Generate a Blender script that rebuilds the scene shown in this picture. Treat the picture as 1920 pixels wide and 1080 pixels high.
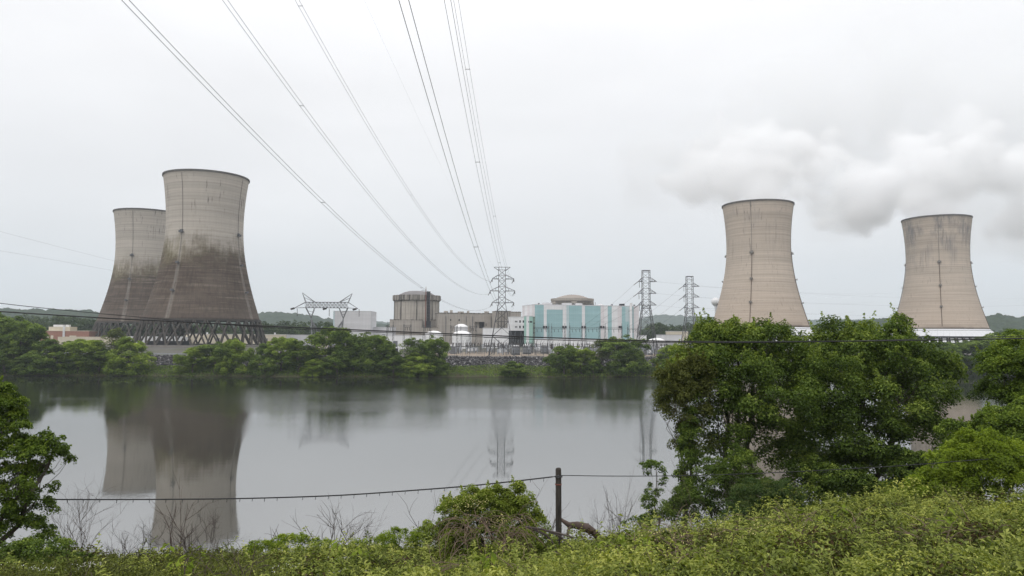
import bpy, math, random
import numpy as np
from mathutils import Vector, Matrix, Euler

for o in list(bpy.data.objects):
    bpy.data.objects.remove(o)
SC = bpy.context.scene
COL = SC.collection
R = math.radians
rng = np.random.default_rng(11)
rnd = random.Random(5)

# ------------------------------------------------------------------ camera
F, PITCH, ROLL, CAMH = 1360.0, 0.0635276566, 0.0055982, 15.05
cam_d = bpy.data.cameras.new('camera')
cam_d.sensor_width = 36.0
cam_d.lens = F / 1920.0 * 36.0
cam_d.clip_start = 0.2
cam_d.clip_end = 30000
cam = bpy.data.objects.new('camera', cam_d)
COL.objects.link(cam)
cam.matrix_world = (Matrix.Translation((0, 0, CAMH)) @ Matrix.Rotation(math.pi / 2 + PITCH, 4, 'X')
                    @ Matrix.Rotation(ROLL, 4, 'Z'))
SC.camera = cam

# ------------------------------------------------------------------ world: overcast sky
SUN_EL, SUN_AZ = R(52), R(215)      # the veiled sun stands high behind the camera, to its left
W = bpy.data.worlds.new('World')
SC.world = W
W.use_nodes = True
nt = W.node_tree
nt.nodes.clear()
N = nt.nodes.new
L = nt.links.new
out = N('ShaderNodeOutputWorld')
mixs = N('ShaderNodeMixShader')
bgs = N('ShaderNodeBackground')
bgc = N('ShaderNodeBackground')
sky = N('ShaderNodeTexSky')
sky.sky_type = 'NISHITA'
sky.sun_disc = False
sky.sun_elevation = SUN_EL
sky.sun_rotation = SUN_AZ
L(sky.outputs[0], bgs.inputs[0])
bgs.inputs[1].default_value = 0.08
tc = N('ShaderNodeTexCoord')
sep = N('ShaderNodeSeparateXYZ')
L(tc.outputs['Generated'], sep.inputs[0])


def wmath(op, a, b=None, c=None, clamp=False):
    n = N('ShaderNodeMath')
    n.operation = op
    n.use_clamp = clamp
    for i, v in enumerate((a, b, c)):
        if v is None:
            continue
        if isinstance(v, (int, float)):
            n.inputs[i].default_value = v
        else:
            L(v, n.inputs[i])
    return n.outputs[0]


# overcast luminance rises smoothly from the horizon to the zenith
zc = wmath('MAXIMUM', sep.outputs[2], 0.0)
lum = wmath('MULTIPLY_ADD', wmath('MULTIPLY', zc, zc), 0.55, wmath('MULTIPLY_ADD', zc, 0.52, 0.815))
wmp = N('ShaderNodeMapping')
wmp.inputs['Scale'].default_value = (1.0, 1.0, 3.4)
L(tc.outputs['Generated'], wmp.inputs[0])
wn = N('ShaderNodeTexNoise')
wn.inputs['Scale'].default_value = 1.9
wn.inputs['Detail'].default_value = 5
wn.inputs['Roughness'].default_value = 0.5
wn.inputs['Distortion'].default_value = 0.3
L(wmp.outputs[0], wn.inputs[0])
cl = wmath('MULTIPLY_ADD', wn.outputs[0], 0.34, 0.83)
lum = wmath('MULTIPLY', lum, cl)
ccr = N('ShaderNodeValToRGB')
ccr.color_ramp.elements[0].position = 0.0
ccr.color_ramp.elements[0].color = (0.995, 0.99, 1.0, 1)
ccr.color_ramp.elements[1].position = 0.35
ccr.color_ramp.elements[1].color = (1.0, 0.992, 1.0, 1)
L(zc, ccr.inputs[0])
L(ccr.outputs[0], bgc.inputs[0])
L(lum, bgc.inputs[1])
mixs.inputs[0].default_value = 0.94
L(bgs.outputs[0], mixs.inputs[1])
L(bgc.outputs[0], mixs.inputs[2])
L(mixs.outputs[0], out.inputs[0])

sun_d = bpy.data.lights.new('sun', 'SUN')
sun_d.energy = 1.15
sun_d.angle = R(25)
sun_d.color = (1.0, 0.965, 0.92)
sun = bpy.data.objects.new('sun', sun_d)
COL.objects.link(sun)
sdir = Vector((math.sin(SUN_AZ) * math.cos(SUN_EL), math.cos(SUN_AZ) * math.cos(SUN_EL), math.sin(SUN_EL)))
sun.rotation_euler = sdir.to_track_quat('Z', 'Y').to_euler()

SC.view_settings.view_transform = 'Standard'
SC.view_settings.look = 'None'
SC.view_settings.gamma = 1.0
SC.view_settings.use_curve_mapping = False
SC.view_settings.exposure = 0.0
SC.render.engine = 'CYCLES'
cy = SC.cycles
cy.use_denoising = True
try:
    cy.denoiser = 'OPENIMAGEDENOISE'
    cy.denoising_input_passes = 'RGB_ALBEDO_NORMAL'
except Exception:
    pass
cy.max_bounces = 14
cy.diffuse_bounces = 3
cy.glossy_bounces = 3
cy.transmission_bounces = 4
cy.volume_bounces = 12
cy.transparent_max_bounces = 8
cy.volume_step_rate = 1.0
cy.volume_max_steps = 256
cy.sample_clamp_indirect = 6.0


# ------------------------------------------------------------------ helpers: space
def P(px, py, d):
    """the world point at distance d along +Y that shows at photo pixel (px, py)"""
    x, y = px - 960.0, py - 540.0
    cr, sr = math.cos(ROLL), math.sin(ROLL)
    u = (x * cr + y * sr) / F
    v = -(-x * sr + y * cr) / F
    c, s = math.cos(PITCH), math.sin(PITCH)
    Y = c - v * s
    k = d / Y
    return Vector((u * k, d, CAMH + (s + v * c) * k))


def slope(px, py):
    p = P(px, py, 1.0)
    return p.x, p.z - CAMH


def smooth(a, b, t):
    t = np.clip((t - a) / (b - a), 0, 1)
    return t * t * (3 - 2 * t)


def vnoise(x, y, seed=0):
    """cheap smooth 2-D value noise on arrays"""
    x = np.asarray(x, float)
    y = np.asarray(y, float)
    xi, yi = np.floor(x).astype(np.int64), np.floor(y).astype(np.int64)
    fx, fy = x - xi, y - yi
    fx, fy = fx * fx * (3 - 2 * fx), fy * fy * (3 - 2 * fy)

    def h(a, b):
        n = (a * 374761393 + b * 668265263 + seed * 974711) & 0x7fffffff
        n = ((n ^ (n >> 13)) * 1274126177) & 0x7fffffff
        return ((n ^ (n >> 16)) & 0xffff) / 65535.0
    return ((h(xi, yi) * (1 - fx) + h(xi + 1, yi) * fx) * (1 - fy)
            + (h(xi, yi + 1) * (1 - fx) + h(xi + 1, yi + 1) * fx) * fy)


def fbm(x, y, seed=0, oct=4):
    s, a, t = 0, 1.0, 0
    for i in range(oct):
        s = s + a * vnoise(x * 2 ** i + 17.3 * i, y * 2 ** i - 9.1 * i, seed + i)
        t += a
        a *= .5
    return s / t


# ------------------------------------------------------------------ helpers: materials
class NT:
    def __init__(s, name):
        s.m = bpy.data.materials.new(name)
        s.m.use_nodes = True
        s.t = s.m.node_tree
        s.t.nodes.clear()
        s.out = s.n('ShaderNodeOutputMaterial')

    def n(s, typ, **kw):
        n = s.t.nodes.new(typ)
        for k, v in kw.items():
            setattr(n, k, v)
        return n

    def l(s, a, b):
        s.t.links.new(a, b)

    def set(s, sock, v):
        if isinstance(v, bpy.types.NodeSocket):
            s.l(v, sock)
        elif isinstance(v, (tuple, list)) and len(v) == 3 and sock.type == 'RGBA':
            sock.default_value = (*v, 1)
        else:
            sock.default_value = v

    def math(s, op, a, b=None, c=None, clamp=False):
        n = s.n('ShaderNodeMath', operation=op, use_clamp=clamp)
        for i, v in enumerate((a, b, c)):
            if v is not None:
                s.set(n.inputs[i], v)
        return n.outputs[0]

    def coord(s, kind='Object', scale=(1, 1, 1), loc=(0, 0, 0)):
        t = s.n('ShaderNodeTexCoord')
        mp = s.n('ShaderNodeMapping')
        mp.inputs['Scale'].default_value = scale
        mp.inputs['Location'].default_value = loc
        s.l(t.outputs[kind], mp.inputs[0])
        return mp.outputs[0]

    def noise(s, vec, scale=1, detail=4, rough=.55, dist=0):
        n = s.n('ShaderNodeTexNoise')
        s.l(vec, n.inputs['Vector'])
        n.inputs['Scale'].default_value = scale
        n.inputs['Detail'].default_value = detail
        n.inputs['Roughness'].default_value = rough
        n.inputs['Distortion'].default_value = dist
        return n.outputs[0]

    def ramp(s, fac, stops):
        r = s.n('ShaderNodeValToRGB')
        e = r.color_ramp.elements
        while len(e) < len(stops):
            e.new(.5)
        for i, (p, c) in enumerate(stops):
            e[i].position = p
            e[i].color = (*c, 1) if not isinstance(c, (int, float)) else (c, c, c, 1)
        s.set(r.inputs[0], fac)
        return r.outputs[0]

    def mix(s, fac, a, b, mode='MIX'):
        n = s.n('ShaderNodeMix', data_type='RGBA', blend_type=mode)
        s.set(n.inputs[0], fac)
        s.set(n.inputs[6], a)
        s.set(n.inputs[7], b)
        return n.outputs[2]

    def bump(s, h, strength=.3, dist=.1):
        b = s.n('ShaderNodeBump')
        b.inputs['Strength'].default_value = strength
        b.inputs['Distance'].default_value = dist
        s.l(h, b.inputs['Height'])
        return b.outputs[0]

    def principled(s, color, rough=.8, normal=None, metallic=0, spec=.3):
        p = s.n('ShaderNodeBsdfPrincipled')
        s.set(p.inputs['Base Color'], color)
        s.set(p.inputs['Roughness'], rough)
        s.set(p.inputs['Metallic'], metallic)
        p.inputs['Specular IOR Level'].default_value = spec
        if normal is not None:
            s.l(normal, p.inputs['Normal'])
        s.l(p.outputs[0], s.out.inputs[0])
        return p


def pmat(name, col, rough=.8, var=.18, scale=.6, stretch=(1, 1, 1), metallic=0, bump=0, bscale=4, spec=.3):
    m = NT(name)
    v = m.coord('Object', stretch)
    n = m.noise(v, scale, 5, .6)
    f = m.ramp(n, [(.25, tuple(c * (1 - var) for c in col)), (.75, tuple(min(1, c * (1 + var)) for c in col))])
    nb = m.bump(m.noise(v, bscale, 3), bump, .1) if bump else None
    m.principled(f, rough, nb, metallic, spec)
    return m.m


def streak_mat(name, col, dirt, amount=.6, vs=.9, zs=.05, band=.5, rough=.85, lo=.42, hi=.72):
    """concrete or cladding with rain streaks that run down it and faint horizontal lifts"""
    m = NT(name)
    a = m.noise(m.coord('Object', (vs, vs, zs)), 1, 5, .65)
    b = m.noise(m.coord('Object', (.03, .03, band)), 1, 4, .6)
    c = m.noise(m.coord('Object', (.12, .12, .12)), 1, 5, .6)
    f = m.math('MULTIPLY', m.ramp(a, [(lo, 0), (hi, 1)]), amount)
    base = m.mix(m.ramp(b, [(.3, 0), (.7, 1)]), tuple(x * .88 for x in col), tuple(x * 1.08 for x in col))
    base = m.mix(m.math('MULTIPLY', m.ramp(c, [(.35, 0), (.7, 1)]), .35), base, tuple(x * .75 for x in col))
    base = m.mix(f, base, dirt)
    m.principled(base, rough, m.bump(c, .2, .3), 0, .2)
    return m.m


def leaf_mat(name, dark, mid, bright, trans=.35, yellow=None):
    m = NT(name)
    at = m.n('ShaderNodeAttribute', attribute_name='tint')
    v = m.coord('Object')
    n = m.noise(v, .35, 3)
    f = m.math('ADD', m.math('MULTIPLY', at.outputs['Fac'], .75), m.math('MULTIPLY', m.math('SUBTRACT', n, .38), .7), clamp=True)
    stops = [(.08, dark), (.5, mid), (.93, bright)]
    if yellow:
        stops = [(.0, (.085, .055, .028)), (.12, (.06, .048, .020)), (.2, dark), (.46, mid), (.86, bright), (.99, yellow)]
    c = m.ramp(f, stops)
    p = m.n('ShaderNodeBsdfPrincipled')
    m.l(c, p.inputs['Base Color'])
    p.inputs['Roughness'].default_value = .55
    p.inputs['Specular IOR Level'].default_value = .12
    t = m.n('ShaderNodeBsdfTranslucent')
    m.l(m.mix(1.0, c, (1.15, 1.2, .55), 'MULTIPLY'), t.inputs[0])
    mx = m.n('ShaderNodeMixShader')
    mx.inputs[0].default_value = trans
    m.l(p.outputs[0], mx.inputs[1])
    m.l(t.outputs[0], mx.inputs[2])
    m.l(mx.outputs[0], m.out.inputs[0])
    return m.m


# ------------------------------------------------------------------ helpers: objects
def tag(o, label=None, cat=None, group=None, kind=None):
    if label: o['label'] = label
    if cat: o['category'] = cat
    if group: o['group'] = group
    if kind: o['kind'] = kind
    return o


def empty(name, loc=(0, 0, 0), rz=0.0, label=None, cat=None, group=None):
    o = bpy.data.objects.new(name, None)
    COL.objects.link(o)
    o.location = loc
    o.rotation_euler = (0, 0, rz)
    o.empty_display_size = 1
    return tag(o, label, cat, group)


def link_mesh(name, me, m=None, parent=None, loc=None):
    o = bpy.data.objects.new(name, me)
    COL.objects.link(o)
    if m is not None and not me.materials:
        me.materials.append(m)
    if parent is not None:
        o.parent = parent
    if loc is not None:
        o.location = loc
    return o


def clone(o, parent, loc=None, rz=None, scale=None):
    c = o.copy()
    COL.objects.link(c)
    c.parent = parent
    if loc is not None: c.location = loc
    if rz is not None: c.rotation_euler = (0, 0, rz)
    if scale is not None: c.scale = scale
    return c


def copy_tree(root, loc, rz=None, scale=None, label=None):
    r = root.copy()
    COL.objects.link(r)
    r.location = loc
    if rz is not None: r.rotation_euler = (0, 0, rz)
    if scale is not None: r.scale = scale
    if label: r['label'] = label
    for ch in root.children:
        c = ch.copy()
        COL.objects.link(c)
        c.parent = r
        for g in ch.children:
            d = g.copy()
            COL.objects.link(d)
            d.parent = c
    return r


class MB:
    def __init__(s):
        s.v, s.f = [], []

    def box(s, x0, x1, y0, y1, z0, z1):
        b = len(s.v)
        s.v += [(x0, y0, z0), (x1, y0, z0), (x1, y1, z0), (x0, y1, z0), (x0, y0, z1), (x1, y0, z1), (x1, y1, z1), (x0, y1, z1)]
        s.f += [tuple(b + i for i in q) for q in ((3, 2, 1, 0), (4, 5, 6, 7), (0, 1, 5, 4), (1, 2, 6, 5), (2, 3, 7, 6), (3, 0, 4, 7))]
        return s

    def tube(s, pts, rad, n=6, cap=True):
        pts = [Vector(p) for p in pts]
        if isinstance(rad, (int, float)):
            rad = [rad] * len(pts)
        b = len(s.v)
        up = None
        for i, p in enumerate(pts):
            t = (pts[min(i + 1, len(pts) - 1)] - pts[max(i - 1, 0)])
            t = t.normalized() if t.length > 1e-9 else Vector((0, 0, 1))
            if up is None:
                up = Vector((0, 0, 1)) if abs(t.z) < .9 else Vector((0, 1, 0))
            a = t.cross(up)
            if a.length < 1e-6:
                a = t.orthogonal()
            a.normalize()
            up = a.cross(t).normalized()
            for k in range(n):
                an = 2 * math.pi * (k + .5) / n
                s.v.append(tuple(p + (a * math.cos(an) + up * math.sin(an)) * rad[i]))
        for i in range(len(pts) - 1):
            for k in range(n):
                q = b + i * n
                s.f.append((q + k, q + (k + 1) % n, q + n + (k + 1) % n, q + n + k))
        if cap:
            s.f.append(tuple(b + k for k in reversed(range(n))))
            s.f.append(tuple(b + (len(pts) - 1) * n + k for k in range(n)))
        return s

    def bar(s, p, q, w, h=None):
        return s.tube([p, q], w * .7071, 4)

    def lathe(s, prof, n=48, a0=0.0, a1=2 * math.pi, closed_prof=False):
        b = len(s.v)
        full = abs(a1 - a0 - 2 * math.pi) < 1e-6
        m = n if full else n + 1
        for (r, z) in prof:
            for k in range(m):
                a = a0 + (a1 - a0) * k / n
                s.v.append((r * math.cos(a), r * math.sin(a), z))
        K = len(prof)
        for i in range(K if closed_prof else K - 1):
            j = (i + 1) % K
            for k in range(n):
                k2 = (k + 1) % m
                s.f.append((b + i * m + k, b + i * m + k2, b + j * m + k2, b + j * m + k))
        return s

    def prism(s, poly, y0, y1):
        """polygon in the XZ plane run from y0 to y1"""
        b = len(s.v)
        k = len(poly)
        s.v += [(x, y0, z) for x, z in poly] + [(x, y1, z) for x, z in poly]
        s.f.append(tuple(b + i for i in range(k)))
        s.f.append(tuple(b + k + i for i in reversed(range(k))))
        for i in range(k):
            j = (i + 1) % k
            s.f.append((b + j, b + i, b + k + i, b + k + j))
        return s

    def mesh(s, name, smooth=False):
        me = bpy.data.meshes.new(name)
        me.from_pydata(s.v, [], s.f)
        if smooth:
            me.shade_smooth()
        me.update()
        return me

    def build(s, name, m=None, parent=None, loc=None, smooth=False):
        return link_mesh(name, s.mesh(name, smooth), m, parent, loc)


def np_mesh(name, V, Fq, tint=None, smooth=False):
    me = bpy.data.meshes.new(name)
    V = np.ascontiguousarray(V, np.float32)
    Fq = np.ascontiguousarray(Fq, np.int32)
    k = Fq.shape[1]
    me.vertices.add(len(V))
    me.vertices.foreach_set('co', V.ravel())
    me.loops.add(Fq.size)
    me.loops.foreach_set('vertex_index', Fq.ravel())
    me.polygons.add(len(Fq))
    me.polygons.foreach_set('loop_start', np.arange(0, Fq.size, k, dtype=np.int32))
    if smooth:
        me.polygons.foreach_set('use_smooth', np.ones(len(Fq), bool))
    me.update(calc_edges=True)
    if tint is not None:
        a = me.attributes.new('tint', 'FLOAT', 'FACE')
        a.data.foreach_set('value', np.ascontiguousarray(tint, np.float32))
    return me


def grid_mesh(name, xs, ys, zfun, smooth=True):
    X, Y = np.meshgrid(xs, ys)
    Z = zfun(X, Y)
    V = np.stack([X, Y, Z], -1).reshape(-1, 3)
    nx, ny = len(xs), len(ys)
    i = (np.arange(ny - 1)[:, None] * nx + np.arange(nx - 1)[None, :]).ravel()
    return np_mesh(name, V, np.stack([i, i + 1, i + nx + 1, i + nx], -1), smooth=smooth)


def unit(a):
    return a / np.maximum(np.linalg.norm(a, axis=-1, keepdims=True), 1e-9)


def leaves(pos, nrm, size, aspect=.5, tint=None, axis=None, fold=.18, g=rng):
    """a folded pointed leaf (two triangles) at every point"""
    n = len(pos)
    nrm = unit(nrm)
    if axis is None:
        axis = g.normal(size=(n, 3))
    axis = unit(axis - nrm * (axis * nrm).sum(-1, keepdims=True))
    side = np.cross(nrm, axis)
    s = np.asarray(size).reshape(-1, 1) * np.ones((n, 1))
    base = pos - axis * s * .5
    tip = pos + axis * s * .5 - nrm * s * .12
    mid = pos + axis * s * .02
    lf = mid + side * s * aspect * .5 + nrm * s * fold
    rt = mid - side * s * aspect * .5 + nrm * s * fold
    V = np.stack([base, lf, tip, rt], 1).reshape(-1, 3)
    i = np.arange(n)[:, None] * 4
    T = np.concatenate([i + np.array([[0, 2, 1]]), i + np.array([[0, 3, 2]])], 1).reshape(-1, 3)
    t = np.repeat(tint if tint is not None else g.random(n), 2)
    return V, T, t


def join(parts):
    Vs, Ts, ts, o = [], [], [], 0
    for V, T, t in parts:
        Vs.append(V); Ts.append(T + o); ts.append(t)
        o += len(V)
    return np.concatenate(Vs), np.concatenate(Ts), np.concatenate(ts)


def clusters(g, lobes, n_cl, shell=(.72, 1.02), inner=.2):
    """centres of leaf clusters spread near the skin of a union of lobes"""
    lobes = np.asarray(lobes, float)
    area = (lobes[:, 3] * lobes[:, 5] + lobes[:, 3] * lobes[:, 4])
    k = g.choice(len(lobes), n_cl * 3, p=area / area.sum())
    d = unit(g.normal(size=(n_cl * 3, 3)))
    d[:, 2] = np.where(d[:, 2] < -.55, -d[:, 2], d[:, 2])
    r = g.uniform(*shell, size=(n_cl * 3, 1))
    inn = g.random((n_cl * 3, 1)) < inner
    r = np.where(inn, g.uniform(.3, .75, size=r.shape), r)
    c = lobes[k, :3] + d * r * lobes[k, 3:6]
    # leave out those buried deep in another lobe
    deep = np.zeros(len(c), bool)
    for i, lb in enumerate(lobes):
        q = (((c - lb[:3]) / lb[3:6]) ** 2).sum(-1)
        deep |= (q < .45 ** 2) & (k != i)
    keep = np.where(~deep | (g.random(len(c)) < .2))[0][:n_cl]
    return c[keep], d[keep]


def crown(g, lobes, n_cl, cl_r, per, leaf, aspect=.55, flat=.6, inner=.2, droop=.25, shell=(.72, 1.02)):
    c, d = clusters(g, lobes, n_cl, shell, inner)
    n = len(c)
    rr = g.uniform(.6, 1.25, n) * cl_r
    m = np.maximum((per * (rr / cl_r) ** 1.6 * g.uniform(.6, 1.3, n)).astype(int), 4)
    idx = np.repeat(np.arange(n), m)
    q = unit(g.normal(size=(len(idx), 3)) + d[idx] * .5 + np.array([0, 0, .55]))
    rad = g.random((len(idx), 1)) ** .45
    pos = c[idx] + q * rad * rr[idx][:, None] * np.array([1, 1, flat])
    pos[:, 2] -= droop * rr[idx] * (np.linalg.norm(q[:, :2], axis=1) * rad[:, 0]) ** 2
    nr = q * .75 + np.array([0, 0, .65]) + g.normal(size=q.shape) * .45
    ctint = g.uniform(0, 1, n)
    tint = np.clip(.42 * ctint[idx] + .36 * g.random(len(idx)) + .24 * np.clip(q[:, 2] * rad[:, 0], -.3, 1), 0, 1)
    return leaves(pos, nr, g.uniform(.65, 1.3, len(idx)) * leaf, aspect, tint, g=g), c


def wander(a, b, k, amp, g):
    a, b = Vector(a), Vector(b)
    pts = []
    for i in range(k + 1):
        t = i / k
        p = a.lerp(b, t)
        w = math.sin(math.pi * t) if i not in (0, k) else 0
        pts.append(p + Vector(g.normal(size=3)) * amp * w)
    return pts


def woody(g, base, top, r0, cl, n_limb, limb_r=.35, start=.3):
    """trunk with limbs that reach towards leaf clusters"""
    m = MB()
    base, top = Vector(base), Vector(top)
    tr = wander(base, top, 6, (top - base).length * .025, g)
    m.tube(tr, [r0 * (1.25 if i == 0 else 1 - .75 * i / 6) for i in range(7)], 7)
    if len(cl):
        for j in g.choice(len(cl), min(n_limb, len(cl)), replace=False):
            t = g.uniform(start, .9)
            k = t * 6
            i = min(int(k), 5)
            p = tr[i].lerp(tr[i + 1], k - i)
            e = Vector(cl[j])
            w = wander(p, e, 4, (e - p).length * .06, g)
            lr = r0 * limb_r * (1.2 - t)
            m.tube(w, [lr * (1 - .8 * q / 4) for q in range(5)], 5)
    return m


# ------------------------------------------------------------------ materials
M = {}
M['steel'] = pmat('galvanised_steel', (.16, .165, .175), .55, .2, 1.5, metallic=.4)
M['darksteel'] = pmat('weathered_steel', (.10, .102, .108), .6, .25, 1.5, metallic=.3)
M['wire'] = pmat('aluminium_wire', (.10, .10, .105), .5, .1, 3, metallic=.5)
M['cable'] = pmat('black_cable', (.022, .022, .024), .6, .2, 3)
M['insulator'] = pmat('brown_porcelain', (.035, .028, .026), .3, .2, 3)
M['porcelain'] = pmat('grey_porcelain', (.34, .36, .39), .4, .2, 2)
M['concrete'] = streak_mat('concrete_wall', (.40, .365, .325), (.17, .15, .135), .45)
M['concrete_old'] = streak_mat('stained_concrete', (.42, .385, .34), (.13, .118, .108), .75, .55, .02, lo=.48, hi=.74)
M['ring'] = streak_mat('weathered_ring_concrete', (.36, .33, .29), (.05, .046, .043), .95, .45, .03, lo=.40, hi=.58)
M['dome'] = pmat('dome_roofing', (.17, .16, .16), .8, .18, .25)
M['dome_tan'] = pmat('tan_dome', (.28, .245, .215), .85, .12, .3)
M['dark'] = pmat('dark_opening', (.03, .03, .033), .6, .3, 1)
M['stack'] = pmat('dark_stack', (.022, .021, .024), .6, .25, .5)
M['white'] = streak_mat('white_cladding', (.76, .76, .77), (.58, .57, .56), .35, .8, .03)
M['pinkwhite'] = streak_mat('off_white_cladding', (.70, .67, .68), (.55, .52, .52), .35, .8, .03)
M['grey_white'] = streak_mat('pale_grey_cladding', (.62, .62, .635), (.48, .47, .47), .35, .6, .03)
M['teal'] = streak_mat('teal_cladding', (.345, .52, .54), (.295, .455, .47), .5, .9, .03)
M['paleteal'] = streak_mat('pale_teal_cladding', (.52, .62, .64), (.45, .55, .57), .5, .9, .03)
M['green'] = streak_mat('sea_green_cladding', (.33, .52, .46), (.27, .44, .38), .4, .9, .03)
M['olive'] = streak_mat('dull_green_cladding', (.22, .30, .25), (.17, .22, .19), .4, .9, .03)
M['beige'] = streak_mat('beige_wall', (.60, .54, .43), (.45, .40, .33), .4, .6, .05)
M['brick'] = pmat('red_brick_wall', (.30, .155, .115), .9, .2, .8)
M['roof'] = pmat('grey_roof', (.36, .36, .37), .8, .15, .5)
M['rust'] = pmat('rust_red_trim', (.16, .06, .045), .8, .2, 1)
M['tank'] = pmat('white_tank_paint', (.74, .74, .74), .5, .08, .5)
M['glass'] = pmat('window_glass', (.03, .034, .04), .15, .2, 1, spec=.6)
M['asphalt'] = pmat('asphalt', (.13, .13, .135), .9, .15, .3)
M['gravel'] = pmat('yard_gravel', (.25, .205, .16), .95, .25, .25, bump=.4)
M['stone'] = None
M['post'] = pmat('weathered_timber', (.05, .044, .038), .9, .35, 2.0, (6, 6, .6), bump=.8, bscale=3)
M['bark'] = pmat('grey_bark', (.10, .085, .07), .9, .35, 1.5, (3, 3, .5), bump=.6)
M['deadwood'] = pmat('dead_wood', (.075, .055, .046), .9, .3, 2.5, (2, 2, 2))
M['vinestem'] = pmat('brown_vine_stems', (.16, .115, .085), .9, .3, 2.5)
M['greydead'] = pmat('grey_dead_twigs', (.075, .062, .056), .9, .3, 2.5)
M['leaf_far'] = leaf_mat('bank_foliage', (.026, .048, .011), (.118, .18, .036), (.32, .40, .085), .32)
M['leaf_far_bright'] = leaf_mat('bright_bank_foliage', (.050, .085, .014), (.19, .265, .042), (.42, .49, .095), .34)
M['leaf_far_pale'] = leaf_mat('pale_bank_foliage', (.06, .08, .03), (.13, .16, .06), (.21, .24, .10), .35)
M['leaf_near'] = leaf_mat('maple_foliage', (.018, .034, .007), (.095, .148, .026), (.33, .40, .080), .30)
M['leaf_brown'] = leaf_mat('brownish_foliage', (.042, .048, .013), (.095, .11, .028), (.175, .185, .052), .38)
M['leaf_left'] = leaf_mat('spring_foliage', (.024, .045, .008), (.11, .17, .024), (.32, .40, .062), .30)
M['leaf_lime'] = leaf_mat('lime_foliage', (.055, .090, .011), (.185, .255, .026), (.36, .43, .06), .42)
M['leaf_vine'] = leaf_mat('vine_foliage', (.042, .058, .013), (.185, .225, .046), (.46, .475, .125), .30, (.62, .55, .20))
M['leaf_mound'] = leaf_mat('honeysuckle_foliage', (.055, .078, .014), (.19, .245, .040), (.37, .41, .09), .42)
M['leaf_sumac'] = leaf_mat('sumac_foliage', (.032, .060, .020), (.078, .125, .040), (.17, .17, .055), .35)
M['grass'] = leaf_mat('grass_blades', (.08, .10, .025), (.19, .23, .06), (.38, .38, .15), .45)
M['flower'] = pmat('cream_flowers', (.58, .52, .22), .7, .2, 3)
M['flower_white'] = pmat('white_flowers', (.7, .7, .66), .7, .1, 3)
M['wood_far'] = leaf_mat('distant_foliage', (.020, .038, .013), (.050, .080, .022), (.10, .135, .036), .2)

# ------------------------------------------------------------------ setting: water, land, hills
m = NT('river_water')
co = m.coord('Object', (1, 1, 1))
n1 = m.noise(m.coord('Object', (.35, .8, 1)), 1.0, 3, .5)
n2 = m.noise(m.coord('Object', (2.0, 4.5, 1)), 1.0, 3, .55)
patch = m.ramp(m.noise(m.coord('Object', (.006, .018, 1), (3.7, 1.2, 0)), 1.0, 3, .5), [(.42, 0), (.66, 1)])
sx = m.n('ShaderNodeSeparateXYZ')
m.l(co, sx.inputs[0])
farw = m.n('ShaderNodeMapRange')
farw.interpolation_type = 'SMOOTHSTEP'
m.l(sx.outputs[1], farw.inputs[0])
farw.inputs[1].default_value = 90
farw.inputs[2].default_value = 175
wx = m.n('ShaderNodeMapRange')
wx.interpolation_type = 'SMOOTHSTEP'
m.l(sx.outputs[0], wx.inputs[0])
wx.inputs[1].default_value = -95
wx.inputs[2].default_value = -45
wx.inputs[3].default_value = .3
hgt = m.math('ADD', m.math('MULTIPLY', n1, .55), m.math('MULTIPLY', n2, m.math('MULTIPLY_ADD', patch, .45, .12)))
amp = m.math('MULTIPLY_ADD', m.math('MULTIPLY', farw.outputs[0], m.math('MULTIPLY', wx.outputs[0], m.math('MULTIPLY_ADD', patch, .9, .16))), .050, .0035)
bp = m.n('ShaderNodeBump')
bp.inputs['Strength'].default_value = 1.0
m.l(amp, bp.inputs['Distance'])
m.l(hgt, bp.inputs['Height'])
p = m.n('ShaderNodeBsdfPrincipled')
p.inputs['Base Color'].default_value = (.020, .022, .016, 1)
p.inputs['Roughness'].default_value = .03
p.inputs['IOR'].default_value = 5.6
p.inputs['Specular IOR Level'].default_value = .5
m.l(bp.outputs[0], p.inputs['Normal'])
m.l(p.outputs[0], m.out.inputs[0])
M['water'] = m.m
water = MB()
water.v = [(-1500, -20, 0), (1500, -20, 0), (1500, 420, 0), (-1500, 420, 0)]
water.f = [(0, 1, 2, 3)]
tag(water.build('river', M['water']), kind='structure')

SHX = np.array([-1500, -300, -176, -60, -24, 52, 120, 196, 320, 600, 1500.])
SHD = np.array([236, 245, 249.5, 252.5, 254.5, 262, 283, 308, 345, 390, 400.])


def shore(x):
    x = np.asarray(x, float)
    return np.interp(x, SHX, SHD) + (fbm(x * .06, x * 0 + 3, 4, 3) - .5) * 3.0


GR = 6.0   # plant grade above the river
BANK = [(-6, -1.5), (-2, -.35), (0, .02), (1.2, .5), (4, 1.1), (8, 1.9), (11, 2.5), (12.5, 2.7)]
LAND = [(20.5, 6.25), (23, 6.3), (27, 6.1), (29, GR), (60, GR), (120, GR), (300, GR), (700, GR), (1500, 6.5), (2400, 7)]
RIP0, RIP1 = (12.4, 2.62), (20.6, 6.28)


def strip(name, prof, m, xs, amp=.25, kind='structure', seed=3):
    xs = np.asarray(xs, float)
    V = []
    for j, (o, z) in enumerate(prof):
        w = 1.0 if 0 < j < len(prof) - 1 else 0.0
        dz = (fbm(xs * .12, xs * 0 + o * .3, seed, 3) - .5) * amp * 2 * w
        V.append(np.stack([xs, shore(xs) + o, z + dz * (1 if o < 30 else .0)], -1))
    V = np.concatenate(V)
    nx = len(xs)
    i = (np.arange(len(prof) - 1)[:, None] * nx + np.arange(nx - 1)[None, :]).ravel()
    me = np_mesh(name, V, np.stack([i, i + 1, i + nx + 1, i + nx], -1), smooth=True)
    return tag(link_mesh(name, me, m), kind=kind)


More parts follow.
